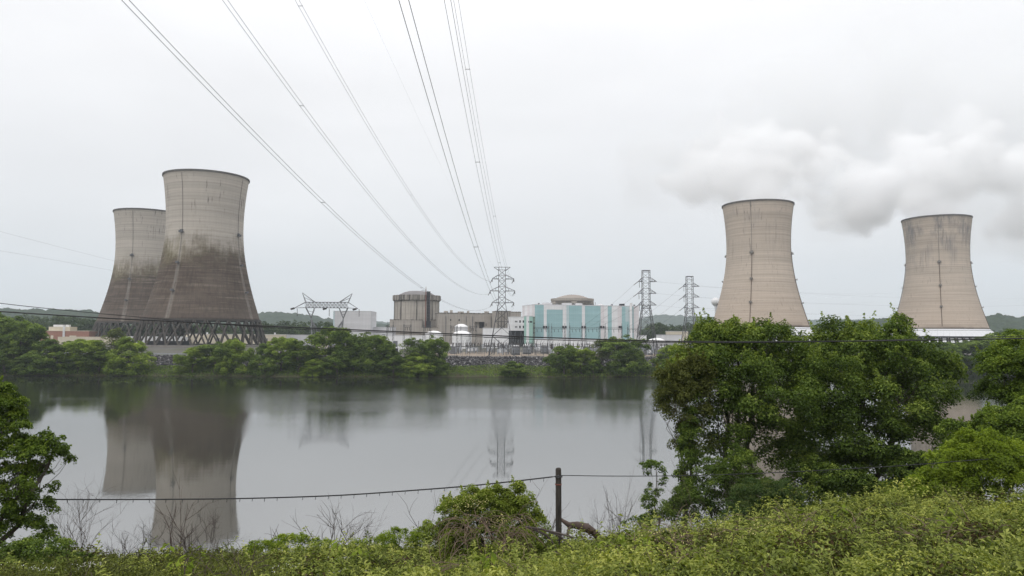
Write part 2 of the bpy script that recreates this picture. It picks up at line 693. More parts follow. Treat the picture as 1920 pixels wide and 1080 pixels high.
m = NT('bank_soil_and_grass')
v = m.coord('Object')
n = m.noise(v, .35, 5, .65)
m.principled(m.ramp(n, [(.3, (.06, .046, .032)), (.47, (.065, .06, .03)), (.6, (.05, .07, .022)), (.8, (.065, .085, .028))]), .95,
             m.bump(m.noise(v, 3, 4), .6, .2))
M['bank'] = m.m
m = NT('island_ground')
v = m.coord('Object')
n = m.noise(v, .05, 6, .65)
m.principled(m.ramp(n, [(.3, (.075, .072, .066)), (.5, (.10, .093, .083)), (.62, (.06, .07, .032)), (.8, (.115, .105, .09))]), .95)
M['island'] = m.m
xs_far = np.concatenate([np.linspace(-1500, -330, 40), np.linspace(-320, 320, 321), np.linspace(330, 1500, 40)])
strip('river_bank', BANK, M['bank'], xs_far)
strip('island_ground', LAND, M['island'], xs_far, .1)
m = NT('riprap_earth')
m.principled(m.ramp(m.noise(m.coord('Object'), 1.2, 4, .7), [(.3, (.05, .048, .05)), (.7, (.13, .125, .125))]), .95)
strip('revetment_slope', [RIP0, RIP1], m.m, xs_far, 0)

# loose stones of the revetment: many small blocks, joined
m = NT('riprap_stone')
at = m.n('ShaderNodeAttribute', attribute_name='tint')
m.principled(m.ramp(at.outputs['Fac'], [(0, (.022, .021, .024)), (.6, (.062, .06, .064)), (.93, (.14, .136, .136)), (1, (.33, .32, .32))]), .9)
M['stone'] = m.m


def stones(name, x0, x1, n):
    g = np.random.default_rng(21)
    x = g.uniform(x0, x1, n)
    t = g.random(n)
    o = RIP0[0] + (RIP1[0] - RIP0[0]) * t
    z = RIP0[1] + (RIP1[1] - RIP0[1]) * t
    c = np.stack([x, shore(x) + o, z + g.uniform(-.05, .25, n)], -1)
    s = g.uniform(.2, .55, (n, 1)) * np.array([1, 1, .75])
    cube = np.array([(-1, -1, -1), (1, -1, -1), (1, 1, -1), (-1, 1, -1), (-1, -1, 1), (1, -1, 1), (1, 1, 1), (-1, 1, 1)]) * .62
    V = cube[None] * s[:, None, :] * g.uniform(.6, 1.25, (n, 8, 1))
    a = unit(g.normal(size=(n, 3)))
    b = unit(np.cross(a, g.normal(size=(n, 3))))
    cc = np.cross(a, b)
    Rm = np.stack([a, b, cc], 1)
    V = np.einsum('nij,njk->nik', V, Rm) + c[:, None]
    q = np.array([(3, 2, 1, 0), (4, 5, 6, 7), (0, 1, 5, 4), (1, 2, 6, 5), (2, 3, 7, 6), (3, 0, 4, 7)])
    Fq = (np.arange(n)[:, None, None] * 8 + q[None]).reshape(-1, 4)
    me = np_mesh(name, V.reshape(-1, 3), Fq, np.repeat(g.random(n), 6))
    return tag(link_mesh(name, me, M['stone']), 'loose grey riprap stones lining the far bank', 'riprap', kind='stuff')


stones('riprap_stones', -190, 120, 15000)

# riverside road on the island and its pale kerb
xs_r = np.linspace(-300, 120, 120)
strip('island_road', [(30.5, GR + .03), (36.5, GR + .03)], M['asphalt'], xs_r, 0)
# switchyard gravel
strip('switchyard_ground', [(38, GR + .02), (105, GR + .02)], M['gravel'], np.linspace(-36, 110, 80), 0)

# hills
m = NT('wooded_hills')
v = m.coord('Object')
n = m.noise(v, .03, 6, .65)
n2 = m.noise(v, .12, 4, .7)
c = m.mix(.5, m.ramp(n, [(.3, (.012, .024, .010)), (.7, (.030, .048, .016))]), m.ramp(n2, [(.35, (.006, .014, .006)), (.65, (.045, .065, .02))]))
m.principled(c, .95, None, 0, .1)
M['hill'] = m.m


def hill(name, d, depth, crest, seed, step):
    """a wooded ridge; crest lists (photo x, photo y) along its skyline"""
    pts = [P(px, py, d) for px, py in crest]
    cx = np.array([q.x for q in pts])
    cz = np.array([q.z for q in pts])
    xs = np.arange(cx[0], cx[-1], step)
    ys = np.arange(d - depth, d + depth * .6, step * 1.4)

    def zf(X, Y):
        top = np.interp(X, cx, cz)
        t = (Y - d) / depth
        prof = np.where(t < 0, smooth(-1, 0, t), 1 - smooth(0, .6, t) * .8)
        b = fbm(X / (step * 7), Y / (step * 7), seed, 3) - .5
        can = vnoise(X / (step * 1.6), Y / (step * 1.6), seed + 7)
        return 5 + (top - 5) * prof + (b * step * 3.2 + (can - .6) * step * 2.4) * np.minimum(prof * 3, 1)
    return tag(link_mesh(name, grid_mesh(name, xs, ys, zf), M['hill']), kind='structure')


hill('hills', 1900, 500, [(-500, 592), (-200, 585), (-60, 580), (20, 579), (90, 583), (150, 584), (200, 588), (260, 594), (330, 600), (420, 606), (520, 612)], 3, 5)
hill('hills', 2500, 500, [(380, 604), (440, 594), (480, 588), (530, 587), (565, 589), (600, 596), (640, 603), (690, 607), (760, 611), (900, 614), (1000, 620)], 9, 6)
hill('hills', 4600, 800, [(560, 612), (700, 606), (800, 606), (900, 610), (1100, 606), (1200, 598), (1240, 591), (1290, 594), (1340, 598), (1420, 602), (1500, 604), (1620, 600), (1700, 606), (1800, 608), (2050, 612)], 15, 11)
hill('hills', 1700, 450, [(1480, 618), (1540, 612), (1590, 604), (1640, 599), (1680, 600), (1760, 596), (1830, 592), (1870, 593), (1920, 600), (2100, 603), (2500, 606)], 27, 5)


def woodland(name, d0, d1, px0, px1, ytop, n, label, size=5.0, seed=1, ybase=None):
    """a mass of far trees that reads as one belt"""
    g = np.random.default_rng(seed)
    parts = []
    for i in range(n):
        px = g.uniform(px0, px1)
        d = g.uniform(d0, d1)
        yt = np.interp(px, [q[0] for q in ytop], [q[1] for q in ytop]) + g.normal() * 2.0
        top = P(px, yt, d)
        h = max(top.z - GR, 4) * g.uniform(.8, 1.0)
        r = g.uniform(.8, 1.25) * size
        lob = [(top.x, d, GR + h * .62, r, r, h * .40), (top.x + g.normal() * r * .5, d - r * .3, GR + h * .38, r * 1.1, r, h * .34)]
        (V, T, t), _ = crown(g, lob, 26, r * .42, 26, r * .2, .75, .75)
        parts.append((V, T, np.clip(t * .7 + g.uniform(0, .3), 0, 1)))
    V, T, t = join(parts)
    return tag(link_mesh(name, np_mesh(name, V, T, t), M['wood_far']), label, 'woodland', kind='stuff')


woodland('woodland', 640, 760, -60, 330, [(-60, 596), (60, 592), (150, 594), (220, 604), (330, 612)], 42, 'dark belt of woods behind the stained cooling towers', 9, 2)
woodland('woodland', 640, 760, 330, 700, [(330, 611), (450, 612), (520, 606), (580, 601), (640, 609), (700, 612)], 42, 'green woods between the dark tower and the white box building', 8.5, 3)
woodland('woodland', 760, 900, 700, 800, [(700, 607), (800, 610)], 8, 'small patch of woods left of the round concrete building', 8, 6)
woodland('woodland', 640, 800, 1190, 1350, [(1190, 612), (1230, 608), (1300, 608), (1350, 612)], 26, 'green woods behind the two right-hand lattice pylons', 8.5, 4)
woodland('woodland', 720, 860, 1500, 1960, [(1500, 622), (1700, 622), (1850, 617), (1960, 615)], 30, 'belt of woods between and beyond the tan cooling towers', 9, 5)

# ------------------------------------------------------------------ cooling towers
TH, TB, RT, RM, RB = 113.4, 17.0, 26.95, 24.16, 36.62


def tr_(z):
    b = 55.3 if z < 80 else 67.6
    return RM * math.sqrt(1 + ((z - 80) / b) ** 2)


def shell_mat(name, old, lads, seed):
    m = NT(name)
    ob = m.n('ShaderNodeTexCoord')
    sep = m.n('ShaderNodeSeparateXYZ')
    m.l(ob.outputs['Object'], sep.inputs[0])
    z = sep.outputs[2]
    ang = m.math('ARCTAN2', sep.outputs[1], sep.outputs[0])
    lo = (seed * 13.1, seed * 7.7, seed * 3.3)
    band = m.noise(m.coord('Object', (.008, .008, .55), lo), 1, 5, .7)
    band2 = m.noise(m.coord('Object', (.012, .012, .11), lo), 1, 3, .6)
    stv = m.noise(m.coord('Object', (.55, .55, .022), lo), 1, 5, .7)
    mott = m.noise(m.coord('Object', (.05, .05, .08), lo), 1, 6, .65)
    patch = m.noise(m.coord('Object', (.09, .09, .05), lo), 1, 4, .6)
    if old:
        top = (.44, .40, .35)
    else:
        top = (.47, .40, .33)
    base = m.mix(m.ramp(band, [(.32, 0), (.68, 1)]), tuple(c * .78 for c in top), tuple(c * 1.14 for c in top))
    base = m.mix(m.math('MULTIPLY', m.ramp(band2, [(.5, 0), (.7, 1)]), .45), base, tuple(c * .68 for c in top))
    # dark vertical cracks and seepage, mainly in the upper half
    zup = m.n('ShaderNodeMapRange')
    zup.interpolation_type = 'SMOOTHSTEP'
    m.l(z, zup.inputs[0])
    zup.inputs[1].default_value = 68
    zup.inputs[2].default_value = 90
    fine = m.noise(m.coord('Object', (.9, .9, .045), lo), 1, 3, .55)
    cr = m.ramp(fine, [(.60, 0), (.66, 1)])
    cr = m.math('MULTIPLY', cr, m.ramp(patch, [(.44, 0), (.55, 1)]))
    base = m.mix(m.math('MULTIPLY', cr, m.math('MULTIPLY_ADD', zup.outputs[0], .5, .35)), base, (.12, .105, .095))
    base = m.mix(m.math('MULTIPLY', m.ramp(stv, [(.4, 0), (.75, 1)]), .3), base, tuple(c * .72 for c in top))
    if not old:
        # grey efflorescence under the rim on one flank and a rusty foot
        fl = m.n('ShaderNodeMapRange')
        fl.interpolation_type = 'SMOOTHSTEP'
        m.l(z, fl.inputs[0])
        fl.inputs[1].default_value = 60
        fl.inputs[2].default_value = 100
        q = m.math('MULTIPLY', fl.outputs[0], m.math('MULTIPLY', m.ramp(patch, [(.45, 0), (.62, 1)]), m.ramp(stv, [(.35, 0), (.6, 1)])))
        base = m.mix(m.math('MULTIPLY', q, .95 if seed > 3.5 else .35), base, (.20, .19, .185) if seed > 3.5 else (.27, .255, .245))
    # formwork lifts: a thin darker joint at each pour
    wv = m.math('FRACT', m.math('MULTIPLY', z, .55))
    joint = m.math('LESS_THAN', wv, .22)
    av = m.math('FRACT', m.math('MULTIPLY', ang, 26))
    vj = m.math('LESS_THAN', av, .14)
    base = m.mix(m.math('MULTIPLY', m.math('MAXIMUM', joint, m.math('MULTIPLY', vj, .6)), .14), base, (.10, .085, .075))
    if old:
        wav = m.math('ADD', z, m.math('MULTIPLY', m.math('SUBTRACT', mott, .5), 36))
        wav = m.math('ADD', wav, m.math('MULTIPLY', m.math('SUBTRACT', stv, .5), 22))
        st = m.n('ShaderNodeMapRange')
        st.interpolation_type = 'SMOOTHSTEP'
        m.l(wav, st.inputs[0])
        st.inputs[1].default_value = 76
        st.inputs[2].default_value = 56
        dk = m.mix(m.ramp(band, [(.35, 0), (.72, 1)]), (.054, .038, .028), (.138, .102, .076))
        dk = m.mix(m.math('MULTIPLY', m.ramp(m.noise(m.coord('Object', (.03, .03, .8), lo), 1, 4, .7), [(.52, 0), (.66, 1)]), .8), dk, (.19, .155, .125))
        dk = m.mix(m.math('MULTIPLY', m.ramp(stv, [(.45, 0), (.62, 1)]), .55), dk, (.040, .029, .022))
        dk = m.mix(m.math('MULTIPLY', m.ramp(mott, [(.5, 0), (.66, 1)]), .4), dk, (.15, .12, .098))
        dk = m.mix(m.math('MULTIPLY', vj, .35), dk, (.05, .042, .038))
        lift = m.n('ShaderNodeMapRange')
        m.l(z, lift.inputs[0])
        lift.inputs[1].default_value = 40
        lift.inputs[2].default_value = 16
        dk = m.mix(m.math('MULTIPLY', lift.outputs[0], .35), dk, (.105, .087, .074))
        # algae along the upper edge of the stain
        al = m.n('ShaderNodeMapRange')
        al.interpolation_type = 'SMOOTHSTEP'
        m.l(wav, al.inputs[0])
        al.inputs[1].default_value = 50
        al.inputs[2].default_value = 66
        side = m.ramp(m.noise(m.coord('Object', (.022, .022, .01), lo), 1, 2, .5), [(.42, .25), (.58, 1)])
        dk = m.mix(m.math('MULTIPLY', m.math('MULTIPLY', al.outputs[0], side), .85), dk, (.125, .108, .045))
        # washed streaks below the ladder platforms
        keep = None
        for a in lads:
            dd = m.math('SUBTRACT', ang, a)
            dd = m.math('ABSOLUTE', m.math('SINE', m.math('MULTIPLY', dd, .5)))
            mr = m.n('ShaderNodeMapRange')
            mr.interpolation_type = 'SMOOTHSTEP'
            m.l(m.math('ADD', dd, m.math('MULTIPLY', m.math('SUBTRACT', stv, .5), .035)), mr.inputs[0])
            mr.inputs[1].default_value = .034
            mr.inputs[2].default_value = .010
            keep = mr.outputs[0] if keep is None else m.math('MAXIMUM', keep, mr.outputs[0])
        f = m.math('MULTIPLY', st.outputs[0], m.math('SUBTRACT', 1.0, m.math('MULTIPLY', keep, m.math('MULTIPLY', m.ramp(stv, [(.35, .15), (.65, 1)]), .5))))
        base = m.mix(f, base, dk)
    else:
        ru = m.n('ShaderNodeMapRange')
        m.l(z, ru.inputs[0])
        ru.inputs[1].default_value = 60
        ru.inputs[2].default_value = 17
        base = m.mix(m.math('MULTIPLY', ru.outputs[0], .35), base, (.38, .285, .215))
        ft = m.n('ShaderNodeMapRange')
        m.l(z, ft.inputs[0])
        ft.inputs[1].default_value = 21
        ft.inputs[2].default_value = 17
        base = m.mix(m.math('MULTIPLY', m.math('MULTIPLY', ft.outputs[0], m.ramp(mott, [(.45, 0), (.6, 1)])), .7), base, (.16, .12, .095))
    m.principled(base, .9, m.bump(m.math('ADD', band, wv), .12, .3), 0, .2)
    return m.m


M['rustladder'] = pmat('rusty_ladder', (.13, .095, .07), .85, .3, .6)
M['conduit'] = pmat('grey_conduit', (.19, .175, .16), .8, .2, .4)
M['rim'] = pmat('dark_rim_concrete', (.10, .095, .09), .9, .2, .4)
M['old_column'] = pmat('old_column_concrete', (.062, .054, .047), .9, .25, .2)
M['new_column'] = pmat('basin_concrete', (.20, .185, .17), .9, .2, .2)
M['skirt'] = streak_mat('white_skirt_panel', (.66, .67, .69), (.5, .5, .51), .4, .6, .05)
M['louvre'] = pmat('dark_louvre', (.045, .042, .042), .8, .3, .4)


def cooling_tower(loc, old, lad0, label, seed):
    """lad0: bearing of the front ladder away from the line of sight, to the right, in radians"""
    X, D, Z = loc
    sight = math.atan2(-D, -X)
    lads = [sight + lad0 + k * math.pi / 2 for k in range(4)]
    lads = [(a + math.pi) % (2 * math.pi) - math.pi for a in lads]
    t = empty('cooling_tower', loc, 0, label, 'cooling tower', 'hyperbolic cooling towers')
    zs = [TB + (TH - TB) * i / 54 for i in range(55)]
    prof = [(tr_(z), z) for z in zs] + [(tr_(z) - .7, z) for z in reversed(zs)]
    MB().lathe(prof, 128, closed_prof=True).build('shell', shell_mat('shell_concrete', old, lads, seed), t, smooth=True)
    MB().lathe([(tr_(TH - .9) + .02, TH - .9), (RT + .45, TH - .9), (RT + .45, TH + .12), (RT - .9, TH + .12), (RT - .9, TH - .9)], 128).build('rim', M['rim'], t)
    for k, a in enumerate(lads):
        if math.cos(a - sight) < -.35:
            continue
        ca, sa = math.cos(a), math.sin(a)
        lad = MB()
        pts = [(ca * (tr_(z) + .35), sa * (tr_(z) + .35), z) for z in np.linspace(TB + 2, 73, 14)]
        lad.tube(pts, .26 if not old else .14, 4)
        lad.build('ladder', M['rustladder'] if not old else M['conduit'], t)
        con = MB()
        con.tube([(ca * (tr_(z) + .2), sa * (tr_(z) + .2), z) for z in np.linspace(73, TH - 2, 10)], .15, 4)
        con.build('conduit', M['conduit'], t)
        for z in (73, 53, 35):
            q = MB()
            w = 1.5 if z == 73 else 1.1
            r = tr_(z)
            q.box(r - .2, r + 1.6, -w, w, z, z + .3)
            q.box(r + 1.45, r + 1.6, -w, w, z + .3, z + 1.3)
            q.box(r + .1, r + 1.0, -w * .5, w * .5, z + .3, z + (2.0 if z == 73 else .8))
            o = q.build('platform', M['conduit'] if not old else M['darksteel'], t)
            o.rotation_euler = (0, 0, a)
    if old:
        n = 34
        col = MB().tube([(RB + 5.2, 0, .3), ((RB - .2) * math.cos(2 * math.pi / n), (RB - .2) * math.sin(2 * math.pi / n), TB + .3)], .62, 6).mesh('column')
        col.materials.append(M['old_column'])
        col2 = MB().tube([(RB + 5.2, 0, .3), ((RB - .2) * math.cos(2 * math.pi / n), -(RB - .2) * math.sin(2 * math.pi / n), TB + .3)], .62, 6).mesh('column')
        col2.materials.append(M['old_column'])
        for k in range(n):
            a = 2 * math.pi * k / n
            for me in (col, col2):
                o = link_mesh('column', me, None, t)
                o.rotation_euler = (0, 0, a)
        MB().lathe([(RB + 3.4, -.2), (RB + 3.4, 1.1), (RB + 7.2, 1.1), (RB + 7.2, -.2)], 72, closed_prof=True).build('basin_wall', M['new_column'], t)
        MB().lathe([(tr_(TB) + .35, TB - .5), (tr_(TB) + .35, TB + .7), (tr_(TB) - 1.0, TB + .7), (tr_(TB) - 1.0, TB - .5)], 96, closed_prof=True).build('ring_beam', M['old_column'], t)
    else:
        n = 60
        a = math.pi / n * .985
        r0, z0, r1, z1 = tr_(TB) + .2, TB - .2, RB + 6.3, TB - 6.0
        pan = MB()
        for (rr, zz) in ((r0, z0), (r1, z1), (r1, z1 - .25), (r0, z0 - .35)):
            pan.v += [(rr * math.cos(-a), rr * math.sin(-a), zz), (rr * math.cos(a), rr * math.sin(a), zz)]
        pan.f = [(1, 0, 2, 3), (3, 2, 4, 5), (5, 4, 6, 7), (7, 6, 0, 1), (0, 6, 4, 2), (1, 3, 5, 7)]
        me = pan.mesh('skirt_panel')
        me.materials.append(M['skirt'])
        for k in range(n):
            o = link_mesh('skirt_panel', me, None, t)
            o.rotation_euler = (0, 0, 2 * math.pi * k / n)
        MB().lathe([(RB + 1.5, .2), (RB + 1.5, TB - 1.2), (RB + .8, TB - 1.2), (RB + .8, .2)], 72, closed_prof=True).build('louvre_wall', M['louvre'], t)
        MB().lathe([(RB + 6.0, TB - 7.1), (RB + 6.7, TB - 7.1), (RB + 6.7, TB - 6.4), (RB + 6.0, TB - 6.4)], 72, closed_prof=True).build('eaves_beam', M['darksteel'], t)
        c = MB().box(RB + 5.4, RB + 6.6, -.35, .35, .2, TB - 7.12).mesh('column')
        c.materials.append(M['new_column'])
        s = MB()
        s.v = [(RB + 4.9, -1.3, TB - 7.3), (RB + 4.9, 1.3, TB - 7.3), (RB + 8.2, 1.3, TB - 11.5), (RB + 8.2, -1.3, TB - 11.5),
               (RB + 4.9, -1.3, TB - 7.5), (RB + 4.9, 1.3, TB - 7.5), (RB + 8.2, 1.3, TB - 11.7), (RB + 8.2, -1.3, TB - 11.7)]
        s.f = [(0, 1, 2, 3), (7, 6, 5, 4), (0, 3, 7, 4), (1, 5, 6, 2), (3, 2, 6, 7), (0, 4, 5, 1)]
        sm = s.mesh('splash_panel')
        sm.materials.append(M['skirt'])
        for k in range(48):
            o = link_mesh('column', c, None, t)
            o.rotation_euler = (0, 0, 2 * math.pi * k / 48)
            o = link_mesh('splash_panel', sm, None, t)
            o.rotation_euler = (0, 0, 2 * math.pi * (k + .5) / 48)
        MB().lathe([(RB + 3.4, -.2), (RB + 3.4, 1.4), (RB + 9.5, 1.4), (RB + 9.5, -.2)], 72, closed_prof=True).build('basin_wall', M['new_column'], t)
    return t


cooling_tower((-206.95, 485.4, 6.0), True, R(-34), 'larger stained cooling tower nearest the river, dark brown lower half, standing on crossed columns', 1)
cooling_tower((-320.4, 632.7, 6.0), True, R(-26), 'stained cooling tower partly hidden behind the larger dark one', 2)
cooling_tower((194.2, 569.3, 4.6), False, R(-11), 'clean tan cooling tower with white skirt, beside the lattice pylons, steaming', 3)
cooling_tower((372.65, 632.6, 4.6), False, R(3), 'tan cooling tower with grey patches below its rim, farthest along the island, steaming', 4)

# ------------------------------------------------------------------ steam
def steam_mat(name, dens, scale, weight, cut):
    m = NT(name)
    pv = m.n('ShaderNodeVolumePrincipled')
    pv.inputs['Color'].default_value = (.99, .992, .996, 1)
    pv.inputs['Anisotropy'].default_value = .1
    inf = m.n('ShaderNodeVolumeInfo')
    nz = m.noise(m.coord('Object'), scale, 7, .6, .5)
    d = m.math('ADD', inf.outputs['Density'], m.math('MULTIPLY', m.math('SUBTRACT', nz, cut), weight))
    d = m.math('MULTIPLY', m.math('MINIMUM', m.math('MAXIMUM', d, 0.0), 1.6), m.math('GREATER_THAN', inf.outputs['Density'], 0.001))
    m.l(m.math('MULTIPLY', d, dens), pv.inputs['Density'])
    pv.inputs['Density Attribute'].default_value = ''
    m.l(pv.outputs[0], m.out.inputs['Volume'])
    return m.m


M['steam'] = steam_mat('steam_volume', .12, .024, 2.4, .56)
M['drift'] = steam_mat('thin_steam_volume', .015, .009, 2.2, .5)


def ico(sub=2):
    import bmesh
    bm = bmesh.new()
    bmesh.ops.create_icosphere(bm, subdivisions=sub, radius=1)
    V = np.array([v.co[:] for v in bm.verts])
    T = np.array([[v.index for v in f.verts] for f in bm.faces])
    bm.free()
    return V, T


ICO = ico(2)


def steam(name, puffs, label, band=15, mat='steam', voxel=4.0):
    """billows joined in one hull and turned into a volume by geometry nodes"""
    Vs, Ts, o = [], [], 0
    for (c, r) in puffs:
        Vs.append(ICO[0] * np.asarray(r) + np.asarray(c))
        Ts.append(ICO[1] + o)
        o += len(ICO[0])
    ob = link_mesh(name, np_mesh(name, np.concatenate(Vs), np.concatenate(Ts)), M[mat])
    ng = bpy.data.node_groups.new('billow_volume', 'GeometryNodeTree')
    ng.interface.new_socket('Geometry', in_out='INPUT', socket_type='NodeSocketGeometry')
    ng.interface.new_socket('Geometry', in_out='OUTPUT', socket_type='NodeSocketGeometry')
    a = ng.nodes.new('NodeGroupInput')
    b = ng.nodes.new('NodeGroupOutput')
    mv = ng.nodes.new('GeometryNodeMeshToVolume')
    mv.resolution_mode = 'VOXEL_SIZE'
    mv.inputs['Voxel Size'].default_value = voxel
    mv.inputs['Density'].default_value = 1.0
    mv.inputs['Interior Band Width'].default_value = band
    sm = ng.nodes.new('GeometryNodeSetMaterial')
    sm.inputs['Material'].default_value = M[mat]
    ng.links.new(a.outputs[0], mv.inputs[0])
    ng.links.new(mv.outputs[0], sm.inputs[0])
    ng.links.new(sm.outputs[0], b.inputs[0])
    md = ob.modifiers.new('billow_volume', 'NODES')
    md.node_group = ng
    return tag(ob, label, 'steam', kind='stuff')


def puff(px, py, d, rpx, flat=.85, deep=1.0):
    c = P(px, py, d)
    r = rpx * 1.15 * d / F
    return (tuple(c), (r, r * deep, r * flat))


def billow(c, r, n, seed):
    """a knot of small round puffs round c"""
    g = np.random.default_rng(seed)
    res = []
    for k in range(n):
        dv = unit(g.normal(size=3)) * g.uniform(.45, 1.0)
        q = r * g.uniform(.34, .62)
        res.append((tuple(np.array(c) + dv * r * np.array([1, .8, .8])), (q, q, q * .9)))
    return res


def plume(rim, path, seed):
    res = [((rim[0], rim[1], rim[2] + 2), (23, 23, 9))]
    for k, (px, py, d, rpx, n) in enumerate(path):
        c = P(px, py, d)
        r = rpx * d / F
        res.append((tuple(c), (r * .82, r * .75, r * .72)))
        res += billow(c, r, n, seed * 50 + k)
    return res


steam('steam', plume((194.2, 569.3, 118), [(1421, 362, 570, 50, 8), (1395, 335, 580, 60, 9), (1450, 322, 590, 58, 9), (1350, 318, 605, 66, 9), (1420, 285, 610, 70, 9),
                                          (1490, 285, 620, 66, 9), (1300, 335, 620, 58, 8), (1370, 258, 630, 62, 8)], 3)
      + plume((372.65, 632.6, 118), [(1757, 385, 636, 52, 8), (1722, 368, 645, 58, 9), (1780, 345, 648, 62, 9), (1745, 310, 655, 72, 10), (1835, 300, 670, 66, 9), (1680, 350, 670, 62, 9),
                                     (1630, 390, 690, 62, 9), (1575, 415, 705, 50, 8), (1600, 350, 700, 70, 9), (1550, 380, 715, 60, 8), (1700, 290, 690, 70, 9), (1880, 320, 700, 66, 9), (1810, 255, 690, 58, 9),
                                     (1935, 350, 720, 80, 9), (1905, 420, 730, 50, 7), (1560, 300, 700, 60, 8)], 5),
      'white steam billowing out of the two tan towers and drifting together to the left')
steam('steam', [puff(1340, 290, 1000, 120), puff(1480, 230, 1010, 140), puff(1620, 200, 1020, 150), puff(1760, 180, 1030, 150), puff(1900, 220, 1030, 170), puff(1560, 350, 1000, 110), puff(1860, 390, 1010, 110),
                puff(1240, 330, 1000, 95), puff(1700, 100, 1030, 120), puff(1980, 360, 1030, 150)],
      'thin pale steam cloud spreading high behind the two tan towers', 70, 'drift', 9.0)

# haze: one closed box of thin even air round everything, the sky outside it
gm = grid_mesh('ground', np.linspace(-4600, 4600, 24), np.linspace(430, 6300, 24), lambda X, Y: X * 0 + 4.4)
tag(link_mesh('ground', gm, M['hill']), kind='structure')
m = NT('haze_air')
hv = m.n('ShaderNodeVolumePrincipled')
hv.inputs['Color'].default_value = (.83, .92, 1.0, 1)
hv.inputs['Density'].default_value = 0.00012
hv.inputs['Anisotropy'].default_value = .15
m.l(hv.outputs[0], m.out.inputs['Volume'])
tag(MB().box(-5200, 5200, -300, 7000, -3, 620).build('haze', m.m), 'pale even haze', kind='stuff')


# ------------------------------------------------------------------ buildings
class Site:
    """a local frame on the ground: x runs along the front from photo column pxl, y runs back"""
    def __init__(s, pxl, d, deg=0.0, z0=GR):
        s.k0 = slope(pxl, 600)[0]
        s.d, s.th, s.z0 = d, R(deg), z0
        s.x0 = s.k0 * d
        s.loc = (s.x0, d, z0)

    def x(s, px):
        k = slope(px, 600)[0]
        return (k * s.d - s.x0) / (math.cos(s.th) - k * math.sin(s.th))

    def z(s, px, py):
        d = s.d + s.x(px) * math.sin(s.th)
        return P(px, py, d).z - s.z0

    def root(s, name, label, cat, group=None):
        return empty(name, s.loc, s.th, label, cat, group)


def block(name, label, cat, pxl, pxr, ytop, d, deg, depth, mat, roofmat='roof', parapet=.5, mid=None, group=None):
    s = Site(pxl, d, deg)
    w, h = s.x(pxr), s.z(mid or pxl, ytop)
    t = s.root(name, label, cat, group)
    MB().box(0, w, 0, depth, -.5, h).build('wall', M[mat], t)
    MB().box(-.15, w + .15, -.15, depth + .15, h, h + parapet).build('roof', M[roofmat], t)
    return s, t, w, h


# turbine hall with its bays of white and teal cladding
s = Site(1003, 520, 16)
H = s.z(1003, 571.5)
Wd = s.x(1198)
DEP = 31
t = s.root('turbine_hall', 'long turbine hall clad in white and teal vertical bays', 'turbine hall')
MB().box(.3, Wd - .3, .3, DEP - .3, -.5, H - .4).build('core', M['grey_white'], t)
MB().box(-.1, Wd + .1, -.1, DEP + .1, H - .02, H + .5).build('roof', M['grey_white'], t)
bays = [(1003, 1019.5, 'teal'), (1019.5, 1025, 'white'), (1025, 1055, 'teal'), (1055, 1062, 'white'), (1062, 1067, 'paleteal'),
        (1067, 1091, 'teal'), (1091, 1097, 'white'), (1097, 1126, 'teal'), (1126, 1133, 'pinkwhite'), (1133, 1139.5, 'white'),
        (1139.5, 1147, 'teal'), (1147, 1158, 'white'), (1158, 1166, 'pinkwhite'), (1166, 1172.5, 'teal'), (1172.5, 1180, 'paleteal'),
        (1180, 1184, 'white'), (1184, 1188, 'teal'), (1188, 1198, 'pinkwhite')]
for i, (a, b, mt) in enumerate(bays):
    xa, xb = s.x(a), s.x(b)
    pr = .12 if i % 2 else 0.0
    q = MB()
    top = H - .05
    if (a, b) == (1025, 1055):
        zt = s.z(1040, 580.5)
        MB().box(xa + .02, xb - .02, -pr - .05, .28, zt, top).build('wall_panel', M['white'], t)
        top = zt - .02
    if a == 1172.5:
        zt = s.z(1176, 603)
        MB().box(xa + .02, xb - .02, -pr - .05, .28, -.4, zt - .02).build('wall_panel', M['teal'], t)
        q.box(xa + .02, xb - .02, -pr, .28, zt, top)
    else:
        q.box(xa + .02, xb - .02, -pr, .28, -.4, top)
    nrib = max(1, int((xb - xa) / 1.25))
    for r in range(nrib):                      # standing seams of the cladding
        xr = xa + (r + .5) * (xb - xa) / nrib
        q.box(xr - .06, xr + .06, -pr - .1, -pr + .02, -.38, top - .02)
    q.build('wall_panel', M[mt], t)
for k in range(5):
    ya, yb = DEP * k / 5, DEP * (k + 1) / 5
    MB().box(-.06 * (k % 2), .28, ya + .32, yb + .28, -.4, H - .06).build('wall_panel', M['white' if k % 2 else 'pinkwhite'], t)
for px in (1019.6, 1024.2, 1055.6, 1060.4, 1091.6, 1096.4, 1126.6, 1131.3, 1161, 1164.4):
    x = s.x(px)
    z = s.z(px, 613.2)
    l_ = MB()
    l_.box(x - .62, x + .62, -.55, -.1, z - .8, z + .8)
    for r in range(5):
        l_.box(x - .6, x + .6, -.72, -.53, z - .7 + r * .3, z - .58 + r * .3)
    l_.build('louvre', M['dark'], t)
x = s.x(1182)
MB().tube([(x, -1.2, 0), (x, -1.2, s.z(1182, 568))], 1.0, 12).build('flue_pipe', M['white'], t)
for px in (1012, 1047, 1079, 1110, 1150, 1192):
    x = s.x(px)
    MB().box(x - .5, x + .5, 2, 3, H + .5, H + 1.3).box(x - .65, x + .65, 1.85, 3.15, H + 1.3, H + 1.45).build('roof_vent', M['steel'], t)
for (a, b) in ((1003, 1019.5), (1025, 1055), (1067, 1091), (1097, 1126)):
    for yy in (588, 604, 620):
        z = s.z(a, yy)
        MB().box(s.x(a) + .1, s.x(b) - .1, -.16, -.03, z - .05, z + .05).build('panel_joint', M['paleteal'], t)
